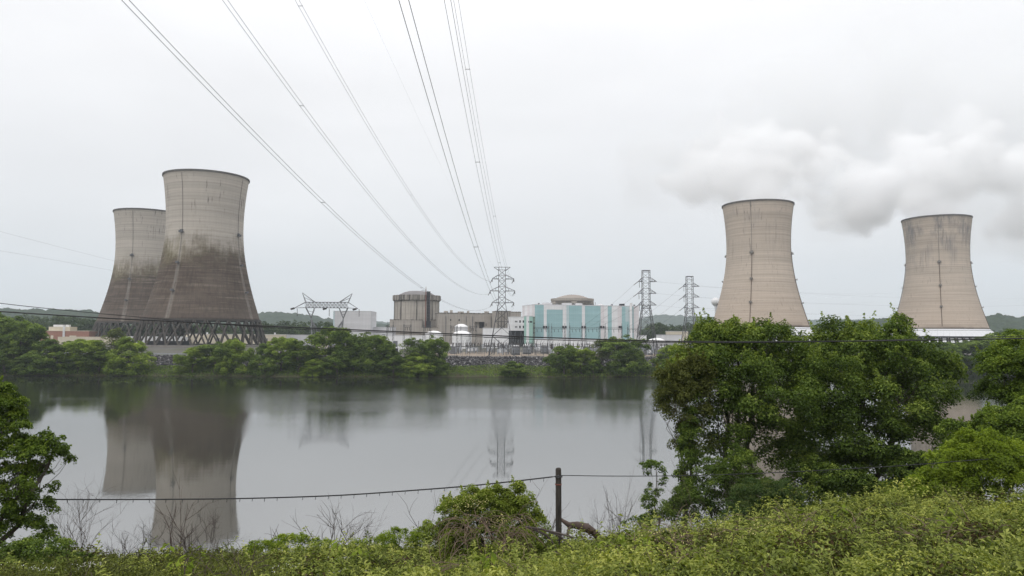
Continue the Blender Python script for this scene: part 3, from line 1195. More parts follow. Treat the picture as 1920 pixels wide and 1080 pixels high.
for px in (1042, 1108):
    MB().box(s.x(px) - 1.6, s.x(px) + 1.6, -.3, -.03, -.3, 4.2).build('door', M['steel'], t)
for px, w, zt in ((1168, 1.6, 1.5), (1173, 1.3, 1.6)):
    x = s.x(px)
    MB().box(x - w * .5, x + w * .5, 3, 5, H + .5, H + .5 + zt).build('roof_vent', M['dark'], t)
x = s.x(1134)
MB().lathe([(0, 1.3), (1.6, 1.1), (2.6, .5), (2.8, 0)], 16).build('roof_dome', M['grey_white'], t, (x, 8, H + .5))
MB().tube([(s.x(1122), 6, H), (s.x(1122), 6, H + 3)], .16, 6).build('mast', M['steel'], t)
for px, w in ((1031, 3.2), (1068, 3.2), (1090, 2.4)):
    x = s.x(px)
    MB().box(x - w, x + w, 4, 8, H + .45, H + 1.9).build('roof_unit', M['grey_white'], t)

# green stair annex in front of the hall's corner
s, t, w, h = block('stair_annex', 'narrow pale green stair tower at the left corner of the turbine hall', 'annex', 987, 999, 593, 508, 16, 5.5, 'green', 'grey_white')
MB().box(-.06, s.x(992), -.12, -.005, -.4, h - .05).build('wall_panel', M['white'], t)
MB().box(s.x(993), w - .5, -.2, -.02, s.z(996, 605), s.z(996, 602)).build('window', M['glass'], t)
MB().box(s.x(990.5), s.x(991.6), -.22, -.13, s.z(990, 605), s.z(990, 602)).build('window', M['glass'], t)
s2, t2, w2, h2 = block('stair_annex', 'darker green narrow block just right of the pale green stair tower', 'annex', 999.2, 1003.5, 594.5, 510, 16, 5, 'olive', 'olive', .3)
for yy in (606, 615, 624):
    MB().box(.35, w2 - .35, -.15, -.02, s2.z(1001, yy) - .5, s2.z(1001, yy) + .5).build('window', M['glass'], t2)

# white office block raised on a steel frame
s = Site(957, 530, 10)
z0, z1, w = s.z(970, 620), s.z(957, 594.5), s.x(987)
t = s.root('office_block', 'white office block with two rows of windows raised on a dark steel frame', 'office block')
MB().box(0, w, 0, 12, z0, z1).build('wall', M['white'], t)
MB().box(-.15, w + .15, -.15, 12.15, z1, z1 + .4).build('roof', M['grey_white'], t)
for yy in (602.8, 613):
    for px, hw, hh in ((966.5, .3, .55), (969, .3, .55), (975, .55, .85), (981.5, .55, .85)):
        x, z = s.x(px), s.z(px, yy)
        wdo = MB().box(x - hw, x + hw, -.08, -.01, z - hh, z + hh).build('window', M['glass'], t)
        fr = MB()
        fr.box(x - hw - .1, x - hw, -.14, -.02, z - hh - .1, z + hh + .1).box(x + hw, x + hw + .1, -.14, -.02, z - hh - .1, z + hh + .1)
        fr.box(x - hw, x + hw, -.14, -.02, z + hh, z + hh + .1).box(x - hw, x + hw, -.14, -.02, z - hh - .1, z - hh)
        fr.build('frame', M['grey_white'], wdo)
MB().box(.2, w - .2, 7, 11.8, -.4, z0 - .03).build('undercroft', M['dark'], t)
for x in (.3, w * .33, w * .66, w - .3):
    MB().box(x - .22, x + .22, .3, .74, -.4, z0 - .02).build('column', M['darksteel'], t)
for x in (.4, w * .68):
    MB().bar((x, .5, .2), (x + w * .3, .5, z0 - .2), .25).build('brace', M['steel'], t)
    MB().bar((x + w * .3, .6, .2), (x, .6, z0 - .2), .25).build('brace', M['steel'], t)

# round concrete reactor building with ring beam
c = P(781, 600, 650)
t = empty('reactor_building', (c.x, 650, GR), 0, 'round concrete reactor building with ring beam, low dome and a dark stack in front', 'reactor building')
zr0, zr1 = P(781, 563, 629).z - GR, P(781, 552.3, 629).z - GR
MB().lathe([(19.6, -.5), (19.6, zr0 + .5)], 72).build('wall', M['concrete_old'], t, smooth=True)
MB().lathe([(19.3, zr0), (20.6, zr0), (21.2, zr0 + .5), (21.2, zr1), (16.6, zr1), (16.6, zr0)], 72).build('ring_beam', M['ring'], t)
MB().lathe([(17.4, zr1 - .2), (15.5, zr1 + 1.0), (11.5, zr1 + 2.9), (7.5, zr1 + 4.0), (6.9, zr1 + 4.1), (0, zr1 + 4.5)], 40).build('dome', M['dome'], t)
for k in range(24):
    a = -math.pi / 2 + (k - 11.5) * math.pi / 12.4
    wd = .95 if k % 3 == 0 else .4
    o = MB().box(19.3, 19.95 + .2 * (k % 3 == 0), -wd * .5, wd * .5, 0, zr0 + .02).build('pilaster', M['ring'] if k % 3 == 0 else M['concrete'], t)
    o.rotation_euler = (0, 0, a)
for k in range(30):
    a = -math.pi / 2 + (k - 14.5) * math.pi / 15.5
    o = MB().box(20.9, 21.5, -.28, .28, zr0 + .8, zr1 - .4).build('tendon_bracket', M['concrete_old'], t)
    o.rotation_euler = (0, 0, a)

s, t, w, h = block('concrete_block', 'low concrete block at the foot of the round reactor building, left of the stack', 'concrete building', 731, 791, 600, 618, 4, 24, 'concrete', 'ring', .6)
MB().box(s.x(731) - .1, s.x(738), -.25, -.02, -.4, h - .1).build('pilaster', M['concrete_old'], t)
block('concrete_block', 'low concrete block at the foot of the round reactor building, right of the stack', 'concrete building', 807, 838, 600.5, 622, 4, 14, 'concrete', 'ring', .6)
block('concrete_block', 'lowest concrete block with tanks in front, under the dark stack', 'concrete building', 791, 857, 614.5, 606, 4, 10, 'concrete_old', 'ring', .4)
a = P(802, 613, 614)
t = empty('vent_stack', (a.x, 614 + 3, GR), 0, 'tall dark square vent stack rising in front of the round reactor building', 'stack')
zt = P(802, 546.5, 614).z - GR
MB().box(-1.35, 1.35, -1.35, 1.35, 0, zt).box(-1.5, 1.5, -1.5, 1.5, zt - .6, zt + .15).build('shaft', M['stack'], t)
zb = P(802, 602, 614).z - GR
MB().box(-2.2, 2.2, -2.0, 1.6, 0, zb).build('base_housing', M['stack'], t)
for z in np.linspace(zb + 3, zt - 3, 8):
    MB().box(-1.45, 1.45, -1.45, 1.45, z, z + .2).build('band', M['darksteel'], t)
a = P(797.4, 613, 612)
t = empty('lightning_mast', (a.x, 612 + 1.5, GR), 0, 'thin pole beside the dark vent stack, topping the round dome', 'mast')
zt = P(797.4, 537, 612).z - GR
MB().tube([(0, 0, 0), (0, 0, zt * .9), (0, 0, zt)], [.45, .38, .12], 8).build('pole', M['rust'], t)
MB().bar((-4.4, 0, zt * .93), (.2, 0, zt * .93), .2).build('arm', M['steel'], t)

# long concrete auxiliary building with a recessed bay
s = Site(824, 600, 13)
t = s.root('auxiliary_building', 'long flat-roofed concrete building with a recessed dark opening', 'concrete building')
h, w = s.z(824, 587.5), s.x(936)
xo0, xo1, zo0, zo1 = s.x(890), s.x(909), s.z(900, 615.5), s.z(900, 603.5)
f = MB()
f.box(0, w, 3, 26, -.5, h)
f.build('core', M['concrete_old'], t)
fr = MB().box(0, xo0, 0, 2.99, -.5, h - .01).build('wall', M['concrete'], t)
MB().box(xo1, w, 0, 2.99, -.5, h - .01).build('wall', M['concrete'], t)
MB().box(xo0 + .01, xo1 - .01, .02, 2.98, zo1, h - .02).build('wall', M['concrete'], t)
MB().box(xo0 + .01, xo1 - .01, .02, 2.98, -.5, zo0).build('wall', M['concrete'], t)
MB().box(xo0 + (xo1 - xo0) * .52, xo1 - .5, 2.4, 2.95, zo0 + .02, zo1 - .02).build('door', M['dark'], t)  # dark slab over part of the recess's back wall, shade put in its colour
MB().box(s.x(909.5) + .6, s.x(912), -.12, -.01, s.z(911, 611.5), s.z(911, 606.5)).build('window', M['glass'], t)
MB().box(-.2, w + .2, -.3, 26.2, h, h + .7).build('parapet', M['ring'], t)
for px, ww, hh_ in ((838, 1.6, 1.5), (848, 1.0, 2.2), (866, 2.4, 1.2), (880, .8, 1.8), (915, 1.8, 1.6)):
    MB().box(s.x(px) - ww, s.x(px) + ww, 5, 8, h + .71, h + .71 + hh_).build('roof_unit', M['concrete_old'], t)
for px in (830, 842, 855, 868, 881, 918, 927):
    MB().box(s.x(px) - .14, s.x(px) + .14, -.12, .01, -.3, h - .05).build('pilaster', M['concrete_old'], t)
for px in (836, 874, 886, 921):
    MB().tube([(s.x(px), -.3, 0), (s.x(px), -.3, h * .9), (s.x(px), .1, h * .93)], .22, 6).build('pipe', M['steel'], t)
for px, yy in ((845, 600), (861, 600), (930, 612)):
    MB().box(s.x(px) - .5, s.x(px) + .5, -.1, -.01, s.z(px, yy) - .8, s.z(px, yy) + .8).build('louvre', M['dark'], t)
s, t, w, h = block('concrete_block', 'taller concrete block with vertical ribs behind the central lattice pylon', 'concrete building', 931, 958, 584, 590, 13, 18, 'concrete', 'ring', .6)
for px in (934, 940, 945, 951, 955.5):
    MB().box(s.x(px) - .55, s.x(px) + .55, -.6, -.01, -.3, h - .1).build('rib', M['ring'], t)
block('concrete_block', 'small concrete block showing above the white office block', 'concrete building', 952, 977, 585.5, 612, 13, 14, 'concrete', 'ring', .6)
s, t, w, h = block('concrete_block', 'plain concrete base wall below the recessed bay, left of the white plant house', 'concrete building', 852, 907, 626, 560, 8, 10, 'concrete', 'ring', .3)
s, t, w, h = block('plant_house', 'plain white rectangular plant house seen between the legs of the central pylon', 'shed', 907, 954, 615.5, 470, 5, 14, 'white', 'grey_white', .3)
MB().box(s.x(907) - .1, w + .1, -.12, -.01, s.z(930, 633), s.z(930, 632)).build('rail', M['steel'], t)
for px in (919, 930, 941):
    MB().box(s.x(px) - .06, s.x(px) + .06, -.07, .01, -.3, h - .05).build('panel_joint', M['grey_white'], t)

# dome of the second reactor building behind the hall
c = P(1073, 560, 640)
t = empty('reactor_building', (c.x, 640, GR), 0, 'tan domed concrete reactor building rising behind the striped turbine hall', 'reactor building')
zr1 = P(1073, 558.5, 622).z - GR
zr0 = zr1 - 4.6
MB().lathe([(18.2, -.5), (18.2, zr0 + .3)], 64).build('wall', M['concrete'], t, smooth=True)
MB().lathe([(18.0, zr0), (19.0, zr0), (19.0, zr0 + 1.4), (18.5, zr0 + 1.6), (18.5, zr0 + 2.3), (19.0, zr0 + 2.5), (19.0, zr1), (15.2, zr1), (15.2, zr0)], 64).build('ring_beam', M['concrete'], t)
MB().lathe([(16, zr1 - .2), (14.8, zr1 + .4), (11, zr1 + 1.9), (7, zr1 + 3.0), (3, zr1 + 3.6), (0, zr1 + 3.75)], 40).build('dome', M['dome_tan'], t, smooth=True)
for k in range(14):
    a = -math.pi / 2 + (k - 6.5) * math.pi / 8
    o = MB().box(18, 18.9, -.45, .45, zr0 - 9, zr0 - .02).build('pilaster', M['concrete_old'], t)
    o.rotation_euler = (0, 0, a)
for k in (-1, 1):
    a0 = -math.pi / 2 + k * .52
    MB().lathe([(19.02, zr0 + 1.3), (19.9, zr0 + 1.3), (19.9, zr0 + 1.6), (19.02, zr0 + 1.6)], 16, a0 - .4, a0 + .4).build('gallery', M['darksteel'], t)
    MB().lathe([(19.02, zr0 - .9), (19.9, zr0 - .9), (19.9, zr0 - .6), (19.02, zr0 - .6)], 16, a0 - .4, a0 + .4).build('gallery', M['darksteel'], t)

# white box building on the left and the low sheds around
s, t, w, h = block('box_building', 'large plain white windowless box building left of the round reactor building', 'building', 625, 695, 583.5, 560, 1, 26, 'grey_white', 'grey_white', .3)
MB().box(-.1, s.x(627.4), -.12, -.01, -.3, h - .05).build('wall_panel', M['paleteal'], t)
for k in range(1, 12):
    x = w * k / 12
    MB().box(x - .05, x + .05, -.06, .01, -.3, h - .05).build('panel_joint', M['pinkwhite'], t)


def shed(label, pxl, pxr, ytop, d, depth, mat, roof='grey_white', deg=2, doors=()):
    s, t, w, h = block('shed', label, 'shed', pxl, pxr, ytop, d, deg, depth, mat, roof, .25)
    for px in doors:
        MB().box(s.x(px) - 1.3, s.x(px) + 1.3, -.08, -.01, -.3, h * .6).build('door', M['steel'], t)
    return s, t, w, h


shed('low pale shed joining the white box building to the round reactor building', 695, 738, 613.5, 572, 16, 'grey_white', 'grey_white', 2, (720,))
shed('long low white wall building below the round reactor building', 699, 797, 629, 430, 10, 'white', 'grey_white', 3, (742, 775))
shed('pale blue-grey low shed beside the leaning portal pylon', 538, 583, 628, 520, 14, 'grey_white', 'roof', 2, (556,))
shed('small cream hut behind the legs of the portal pylon', 598, 612, 626, 430, 6, 'beige', 'grey_white', 2)
shed('low white shed right of the portal pylon', 634, 690, 625.5, 480, 12, 'white', 'grey_white', 2, (655, 676))
s, t, w, h = shed('long beige wall building behind the crossed columns of the big dark tower', 349, 536, 626.5, 590, 12, 'beige', 'grey_white', 1, (410, 500))
for px in (388, 419, 455, 490, 515):
    MB().box(s.x(px) - .5, s.x(px) + .5, 1, 2, h + .2, h + 1.6).build('roof_vent', M['white'], t)
shed('pale roofed low building seen through the columns of the farther dark tower', 222, 348, 631.5, 580, 14, 'grey_white', 'white', 1, (262, 300))
shed('long low beige building at the foot of the farther dark tower', 110, 222, 632, 530, 10, 'beige', 'beige', 1, (150, 190))
shed('dark container store under the big dark tower', 278, 346, 640, 455, 8, 'stack', 'stack', 1)
shed('little white shed half hidden by the riverside trees at far left', 52, 74, 645, 340, 8, 'white', 'roof', 0)
shed('low concrete building left of the bulging treetop, beyond the second pylon', 1240, 1278, 628, 420, 10, 'grey_white', 'roof', 6, (1252,))
shed('low flat concrete roof house peeping above trees right of the second pylon', 1257, 1290, 621.5, 470, 10, 'beige', 'grey_white', 6)
shed('white trailer hut at the right foot of the turbine hall', 1196, 1212, 629.5, 440, 6, 'white', 'grey_white', 6, (1204,))
shed('low pale wall running behind the switchyard in front of the hall', 1003, 1130, 636, 410, 3, 'white', 'grey_white', 3)
shed('grey retaining wall below the small white dome, right of the switchyard', 1190, 1268, 642, 352, 2, 'roof', 'steel', 3)

s = Site(77, 590, 3)
t = s.root('brick_building', 'low red brick building with beige rooftop block left of the dark towers', 'building')
w, h = s.x(168), s.z(77, 620.5)
MB().box(0, w, 0, 18, -.5, h).build('wall', M['brick'], t)
MB().box(-.2, w + .2, -.2, 18.2, h, h + .4).build('roof', M['beige'], t)
hb = s.z(88, 612.5)
MB().box(s.x(88), s.x(128), 3, 14, h + .41, hb).build('penthouse', M['beige'], t)
for px in (97, 103, 109, 120):
    MB().box(s.x(px) - 1.3, s.x(px) + 1.3, 5, 8, hb, hb + 1.7).build('roof_unit', M['white'], t)
for px in (92, 99, 134, 138, 142):
    MB().box(s.x(px) - 1.0, s.x(px) + 1.0, -.1, -.01, h * .3, h * .62).build('window', M['beige'], t)
MB().box(s.x(119), s.x(123), -.4, -.02, 0, h + 4).build('drain', M['grey_white'], t)


def tank(px, py_top, py_eave, d, rpx, label, mat='tank', rib=0):
    c = P(px, 640, d)
    r = rpx * d / F
    ze, zt = P(px, py_eave, d).z - GR, P(px, py_top, d).z - GR
    t = empty('storage_tank', (c.x, d, GR), 0, label, 'tank')
    MB().lathe([(r, -.3), (r, ze)], 40).build('wall', M[mat], t, smooth=True)
    MB().lathe([(r + .15, ze - .25), (r + .15, ze + .1), (r * .8, ze + (zt - ze) * .5), (r * .45, ze + (zt - ze) * .87), (0, zt)], 40).build('domed_roof', M['tank'], t, smooth=True)
    q = MB()
    for sx_ in (-.25, .25):
        q.bar((sx_, -r - .25, 0), (sx_, -r - .25, ze + .8), .09)
    for z in np.arange(.4, ze, .5):
        q.bar((-.25, -r - .25, z), (.25, -r - .25, z), .06)
    q.build('ladder', M['steel'], t)
    for z in (ze * .4, ze * .75):
        MB().lathe([(r - .02, z), (r + .12, z), (r + .12, z + .2), (r - .02, z + .2)], 40).build('band', M['grey_white'] if mat == 'tank' else M['steel'], t)
    return t


tank(813.5, 620, 626.5, 468, 16.5, 'white domed tank half behind a riverside tree, left of its twin')
tank(866, 620, 627, 452, 18.3, 'white domed tank standing clear in the switchyard, right of its twin')
tank(864.5, 607.3, 613, 520, 12.3, 'grey banded tank with white dome behind the right white tank', 'grey_white')
tank(1231, 633.5, 639.5, 395, 16.5, 'low white dome tank at the feet of the second lattice pylon')

a = P(1342, 566, 700)
t = empty('water_tower', (a.x, 700, GR), 0, 'white ball water tower peeping out behind the tan tower', 'water tower')
zc_ = a.z - GR
MB().lathe([(.01, zc_ - 4.2)] + [(4.2 * math.cos(q), zc_ + 4.2 * math.sin(q)) for q in np.linspace(-1.3, 1.5, 14)] + [(.01, zc_ + 4.2)], 32).build('tank', M['tank'], t, smooth=True)
MB().lathe([(1.8, 0), (1.1, 4), (1.0, zc_ - 6), (1.7, zc_ - 3.6)], 20).build('stem', M['tank'], t, smooth=True)


# ------------------------------------------------------------------ lattice pylons
def lattice(px, d, ytop, ywaist, ybase, wtop, wbase, arms, label, bar_=None, rz=0.0, one_sided=0):
    """wtop and wbase: half widths in metres; arms: (photo y, left reach, right reach)"""
    c = P(px, ybase, d)
    z0 = GR
    zt, zw = P(px, ytop, d).z - z0, P(px, ywaist, d).z - z0
    t = empty('lattice_pylon', (c.x, d, z0), rz, label, 'pylon', 'lattice pylons along the switchyard')

    def hw(z):
        return wtop if z >= zw else wbase + (wtop - wbase) * z / zw
    for sx_ in (-1, 1):
        for sy in (-1, 1):
            MB().tube([(sx_ * wbase, sy * wbase, -.3), (sx_ * wtop, sy * wtop, zw), (sx_ * wtop, sy * wtop, zt)], [.21, .15, .12], 4).build('leg', M['darksteel'], t)
            MB().box(sx_ * wbase - .6, sx_ * wbase + .6, sy * wbase - .6, sy * wbase + .6, -.4, .25).build('footing', M['concrete'], t)
    lev = [0]
    z = 0
    while z < zw - 3:
        z += max(3.6, hw(z) * 1.55)
        lev.append(min(z, zw))
    if zw - lev[-1] > .5:
        lev.append(zw)
    z = zw
    while z < zt - 1.2:
        z += 2.3
        lev.append(min(z, zt))
    for a, b in zip(lev[:-1], lev[1:]):
        q = MB()
        ha, hb = hw(a), hw(b)
        wdt = .13 if a < zw else .085
        for k in range(4):
            rt = lambda x, y: [(x, y), (-y, x), (-x, -y), (y, -x)][k]
            p0, p1 = rt(-ha, -ha), rt(ha, -ha)
            q0, q1 = rt(-hb, -hb), rt(hb, -hb)
            q.bar((*p0, a), (*q1, b), wdt)
            if a < zw or wtop < 1.45:
                q.bar((*p1, a), (*q0, b), wdt)
            q.bar((*q0, b), (*q1, b), wdt)
        q.build('bracing', M['darksteel'], t)
    ends = []
    for (ya, la, ra) in arms:
        za = P(px, ya, d).z - z0
        for sg, reach in ((-1, la), (1, ra)):
            if reach <= 0:
                continue
            q = MB()
            h0 = hw(za)
            for sy in (-1, 1):
                q.bar((sg * h0, sy * h0, za), (sg * reach, sy * .15, za), .2)
                q.bar((sg * h0, sy * h0, za + 1.7), (sg * reach, sy * .15, za + .12), .13)
            for f_ in (.35, .68):
                xx = h0 + (reach - h0) * f_
                q.bar((sg * xx, -h0 * (1 - f_), za), (sg * xx, 0, za + 1.7 * (1 - f_)), .1)
                q.bar((sg * xx, h0 * (1 - f_), za), (sg * xx, 0, za + 1.7 * (1 - f_)), .1)
                q.bar((sg * xx, -h0 * (1 - f_), za), (sg * xx, h0 * (1 - f_), za), .1)
            q.build('crossarm', M['darksteel'], t)
            ends.append((sg, Vector((c.x + sg * reach * math.cos(rz), d + sg * reach * math.sin(rz), z0 + za)), t, (sg * reach, 0, za)))
    if bar_:
        q = MB()
        q.bar((-bar_, 0, zt), (bar_, 0, zt), .2)
        for sg in (-1, 1):
            for sy in (-1, 1):
                q.bar((sg * wtop, sy * wtop, zt - 1.4), (sg * bar_, 0, zt - .05), .12)
        q.build('crossarm', M['darksteel'], t)
    else:
        q = MB()
        for k in range(4):
            rt = lambda x, y: [(x, y), (-y, x), (-x, -y), (y, -x)][k]
            q.bar((*rt(-wtop, -wtop), zt), (*rt(wtop, -wtop), zt), .22)
        q.build('cap_frame', M['darksteel'], t)
    return t, ends


def insulator(t, p, q, n=9, r=.2):
    """a string of discs from p to q in the pylon's own frame"""
    p, q = Vector(p), Vector(q)
    pts, rad = [], []
    for k in range(n):
        a, b = k / n, (k + .55) / n
        pts += [p.lerp(q, a), p.lerp(q, a + .12 / n), p.lerp(q, b), p.lerp(q, b + .1 / n)]
        rad += [.07, r, r, .07]
    MB().tube(pts, rad, 6).build('insulator_string', M['insulator'], t)


pyA, endsA = lattice(940.5, 301, 501, 568, 665, 1.42, 5.3,
                     [(523, 4.1, 4.9), (545.5, 4.9, 5.3), (567.5, 4.1, 4.9)], 'tall lattice pylon in the middle of the plant carrying the overhead lines', 3.4)
pyB, endsB = lattice(1212, 303, 507.5, 572, 665, 1.5, 4.4,
                     [(528, 3.2, 4.4), (550, 3.4, 4.2), (572, 3.2, 4.2)], 'narrow-topped lattice pylon right of the turbine hall, left of its twin')
pyC, endsC = lattice(1294, 352, 518.5, 578, 650, 1.5, 4.2,
                     [(537, 3.2, 4.6), (557, 3.2, 4.6), (577, 3.0, 4.6)], 'narrow-topped lattice pylon just left of the tan cooling tower')

# portal pylon with two V heads
d = 301
c = P(611, 640, d)
t = empty('portal_pylon', (c.x, d, GR), 0, 'wide portal pylon with two V-shaped heads and horizontal truss beam', 'pylon')


def lp(px, py):
    q = P(px, py, d)
    return Vector((q.x - c.x, 0, q.z - GR))


V = Vector
for sgn, (top, oa, ob, oc, od, vee, foot) in ((1, ((567, 549), (573.3, 566.5), (590.5, 566.5), (573.3, 576.5), (590, 577), (583.5, 596.5), (592.5, 640))),
                                              (-1, ((660.5, 550.5), (653, 567), (636, 567), (652, 577.5), (636, 577.5), (643.5, 597), (634, 640)))):
    q = MB()
    for y in (-.7, .7):
        yv = V((0, y, 0))
        q.bar(lp(*oa) + yv, lp(*top), .17)
        q.bar(lp(*ob) + yv, lp(*top), .17)
        q.bar((lp(*oa) + lp(*top)) / 2 + yv * .5, lp(*ob) + yv, .1)
    q.build('peak', M['steel'], t)
    q = MB()
    for y in (-.7, .7):
        yv = V((0, y, 0))
        q.bar(lp(*oc) + yv, lp(*vee) + yv * .3, .24)
        q.bar(lp(*od) + yv, lp(*vee) + yv * .3, .2)
        for k in (.3, .55):
            q.bar(lp(*oc).lerp(lp(*vee), k) + yv * (1 - .7 * k), lp(*od).lerp(lp(*vee), k + .12) + yv * (1 - .7 * k), .1)
    q.build('vee_frame', M['steel'], t)
    ft = lp(*foot)
    for yy in (-5.5, 5.5):
        MB().bar(lp(*vee), (ft.x, yy, -.3), .34).build('leg', M['steel'], t)
    e = lp(*vee)
    for yy in (-5.5, 5.5):
        b2 = V((ft.x + sgn * 7.0, yy, 0))
        MB().bar(e - V((0, 0, .6)), b2, .26).build('leg', M['steel'], t)
    q = MB()
    for k in (.25, .45, .65, .85):
        a_ = e.lerp(V((ft.x, -5.5, 0)), k)
        b_ = e.lerp(V((ft.x, 5.5, 0)), k)
        q.bar(a_, b_, .12)
        a2 = e.lerp(V((ft.x + sgn * 7, -5.5, 0)), k)
        q.bar(a_, a2, .12)
        q.bar(a2, e.lerp(V((ft.x, -5.5, 0)), min(k + .2, 1)), .1)
    q.build('bracing', M['steel'], t)
x0, x1 = lp(573.3, 566.5), lp(653, 567)
b0, b1 = lp(573.3, 576.8), lp(653, 577.5)
q = MB()
for y in (-.8, .8):
    yv = V((0, y, 0))
    q.bar(x0 + yv, x1 + yv, .2)
    q.bar(b0 + yv, b1 + yv, .2)
    n = 12
    for k in range(n):
        f0, f1 = k / n, (k + 1) / n
        q.bar(x0.lerp(x1, f0) + yv, b0.lerp(b1, f1) + yv, .11)
        q.bar(b0.lerp(b1, f0) + yv, x0.lerp(x1, f1) + yv, .11)
        q.bar(x0.lerp(x1, f0) + yv, b0.lerp(b1, f0) + yv, .11)
q.build('truss_beam', M['steel'], t)
for (tip, up, lo) in (((552.5, 577.3), x0, b0), ((671.5, 578.8), x1, b1)):
    q = MB()
    for y in (-.7, .7):
        yv = V((0, y, 0))
        q.bar(up + yv, lp(*tip), .17)
        q.bar(lo + yv, lp(*tip), .17)
    q.build('crossarm', M['steel'], t)
for px, py in ((552, 577.8), (612, 578), (668, 579)):
    e = lp(px, py)
    insulator(t, e, e + V((-1.2, -1.2, -.5)), 5, .42)
    insulator(t, e + V((1.2, 0, -.2)), e + V((1.25, 0, -3.4)), 8, .16)


# ------------------------------------------------------------------ overhead lines
def sag_line(A, pts, dm, d_end=-25.0, n=60):
    """points of a hanging conductor from A through the sight lines pts; dm: distance of the last one"""
    xm, ym = pts[-1]
    kx, kz = slope(xm, ym)
    X1, Z1 = kx * dm, CAMH + kz * dm
    kx2, kz2 = slope(*pts[0])
    g = (X1 - A.x) / (dm - A.y)
    d2 = (A.x - g * A.y) / (kx2 - g)
    Z2 = CAMH + kz2 * d2
    co = np.polyfit([A.y, d2, dm], [A.z, Z2, Z1], 2)
    ds = A.y + (d_end - A.y) * (np.linspace(0, 1, n) ** .8)
    return [Vector((A.x + g * (q - A.y), q, float(np.polyval(co, q)))) for q in ds]


def bundle(A, pts, dm, label, gap=.46, spacers=(.42, .62, .8), r=.02):
    line = sag_line(A, pts, dm)
    t = empty('power_line', A, 0, label, 'power line', 'paired overhead lines coming down to the central pylon')
    dirv = (line[-1] - line[0]).normalized()
    sd = dirv.cross(Vector((0, 0, 1))).normalized() * gap * .5
    for sg in (-1, 1):
        MB().tube([p_ - A + sd * sg for p_ in line], r, 4).build('conductor', M['wire'], t)
    for f_ in spacers:
        k = int(f_ * (len(line) - 1))
        p_ = line[k] - A
        MB().bar(p_ - sd * 1.25, p_ + sd * 1.25, .05).build('spacer', M['wire'], t)
    return line


EA = [(e[0], e[1]) for e in endsA]
lA = [e for sg, e in EA if sg < 0]      # left arm tips, top to bottom
rA = [e for sg, e in EA if sg > 0]
off = Vector((0, -1.2, -1.3))
bundle(lA[2] + off, [(700, 467), (235, 0)], 43, 'leftmost paired line, sagging lowest, from the bottom left arm of the central pylon')
bundle(lA[1] + off, [(738, 418), (422, 0)], 62, 'second paired line from the left, from the middle left arm of the central pylon')
bundle(lA[0] + off, [(752, 336), (557, 0)], 80, 'third paired line from the left, from the top left arm of the central pylon')
bundle(rA[2] + off, [(850, 325), (757, 0)], 33, 'thickest looking paired line, fourth from the left, to the bottom right arm')
bundle(rA[1] + off, [(893, 290), (839, 0)], 50, 'paired line second from the right, to the middle right arm')
bundle(rA[0] + off, [(905, 290), (855, 0)], 68, 'rightmost paired line, to the top right arm')
ztop = P(940, 501, 301)
ln = sag_line(ztop + Vector((-3.2, 0, .1)), [(770, 190), (683, 0)], 75)
t = empty('shield_wire', ln[0], 0, 'faint single shield wire from the very top of the central pylon', 'wire')
MB().tube([q - ln[0] for q in ln], .006, 4).build('strand', M['wire'], t)
for sg, e, tt, le in endsA:
    le = Vector(le)
    insulator(tt, le + Vector((0, 0, -.1)), le + Vector((0, -1.2, -1.3)), 8, .17)
    insulator(tt, le + Vector((0, 0, -.1)), le + Vector((-.9, .8, -1.9)), 8, .15)


def hang(name, pts, r, mat, label, cat='wire', group=None, sag=0.0, n=24, d=None):
    """a wire through world points with optional sag between its two ends"""
    if len(pts) == 2 and sag:
        a, b = Vector(pts[0]), Vector(pts[1])
        pts = [a.lerp(b, k / n) - Vector((0, 0, sag * 4 * (k / n) * (1 - k / n))) for k in range(n + 1)]
    o = MB().tube([Vector(q) - Vector(pts[0]) for q in pts], r, 5).build(name, M[mat], None, pts[0])
    return tag(o, label, cat, group)


tier = ('top', 'middle', 'bottom')
for i, (sg, e, tt, le) in enumerate([q for q in endsB if q[0] < 0]):
    q = e + Vector((-2.0, -.2, -1.5))
    insulator(tt, le, Vector(le) + Vector((-2.0, -.2, -1.5)), 9, .17)
    insulator(tt, Vector(le) + Vector((.4, 0, 0)), Vector(le) + Vector((.5, 0, -2.6)), 8, .12)
    hang('line_wire', [q, P(1085 + 12 * i, 617, 352)], .03, 'wire', f'wire from the {tier[i]} left arm of the left twin pylon down to the switchyard', sag=.8)
for i, (sg, e, tt, le) in enumerate([q for q in endsC if q[0] < 0]):
    q = e + Vector((-2.2, -.2, -1.6))
    insulator(tt, le, Vector(le) + Vector((-2.2, -.2, -1.6)), 9, .17)
    insulator(tt, Vector(le) + Vector((.4, 0, 0)), Vector(le) + Vector((.5, 0, -2.6)), 8, .12)
    hang('line_wire', [q, P(1172 + 14 * i, 617 + 6 * i, 356)], .03, 'wire', f'wire from the {tier[i]} left arm of the right twin pylon down to the switchyard', sag=.8)
eb = [q for q in endsB if q[0] > 0]
ec = [q for q in endsC if q[0] > 0]
for i in range(3):
    hang('line_wire', [eb[i][1], Vector(P((1700, 1640, 1600)[i], (548, 566, 585)[i], 620))], .018, 'wire',
         f'wire running right from the {tier[i]} right arm of the left twin pylon', sag=3)
    hang('line_wire', [ec[i][1], Vector(P(2000, (556, 568, 588)[i], 700))], .02, 'wire',
         f'wire running behind the tan towers from the {tier[i]} arm of the right twin pylon', sag=4)
for i, (y0, y1, y2) in enumerate(((434, 460, 487), (470, 487, 506))):
    hang('line_wire', [P(-60, y0 - 12, 330), P(0, y0, 345), P(100, y1, 370), P(205, y2, 400), P(320, y2 + 24, 425)], .03, 'wire',
         ('upper' if i == 0 else 'lower') + ' faint wire crossing in front of the dark towers at far left')

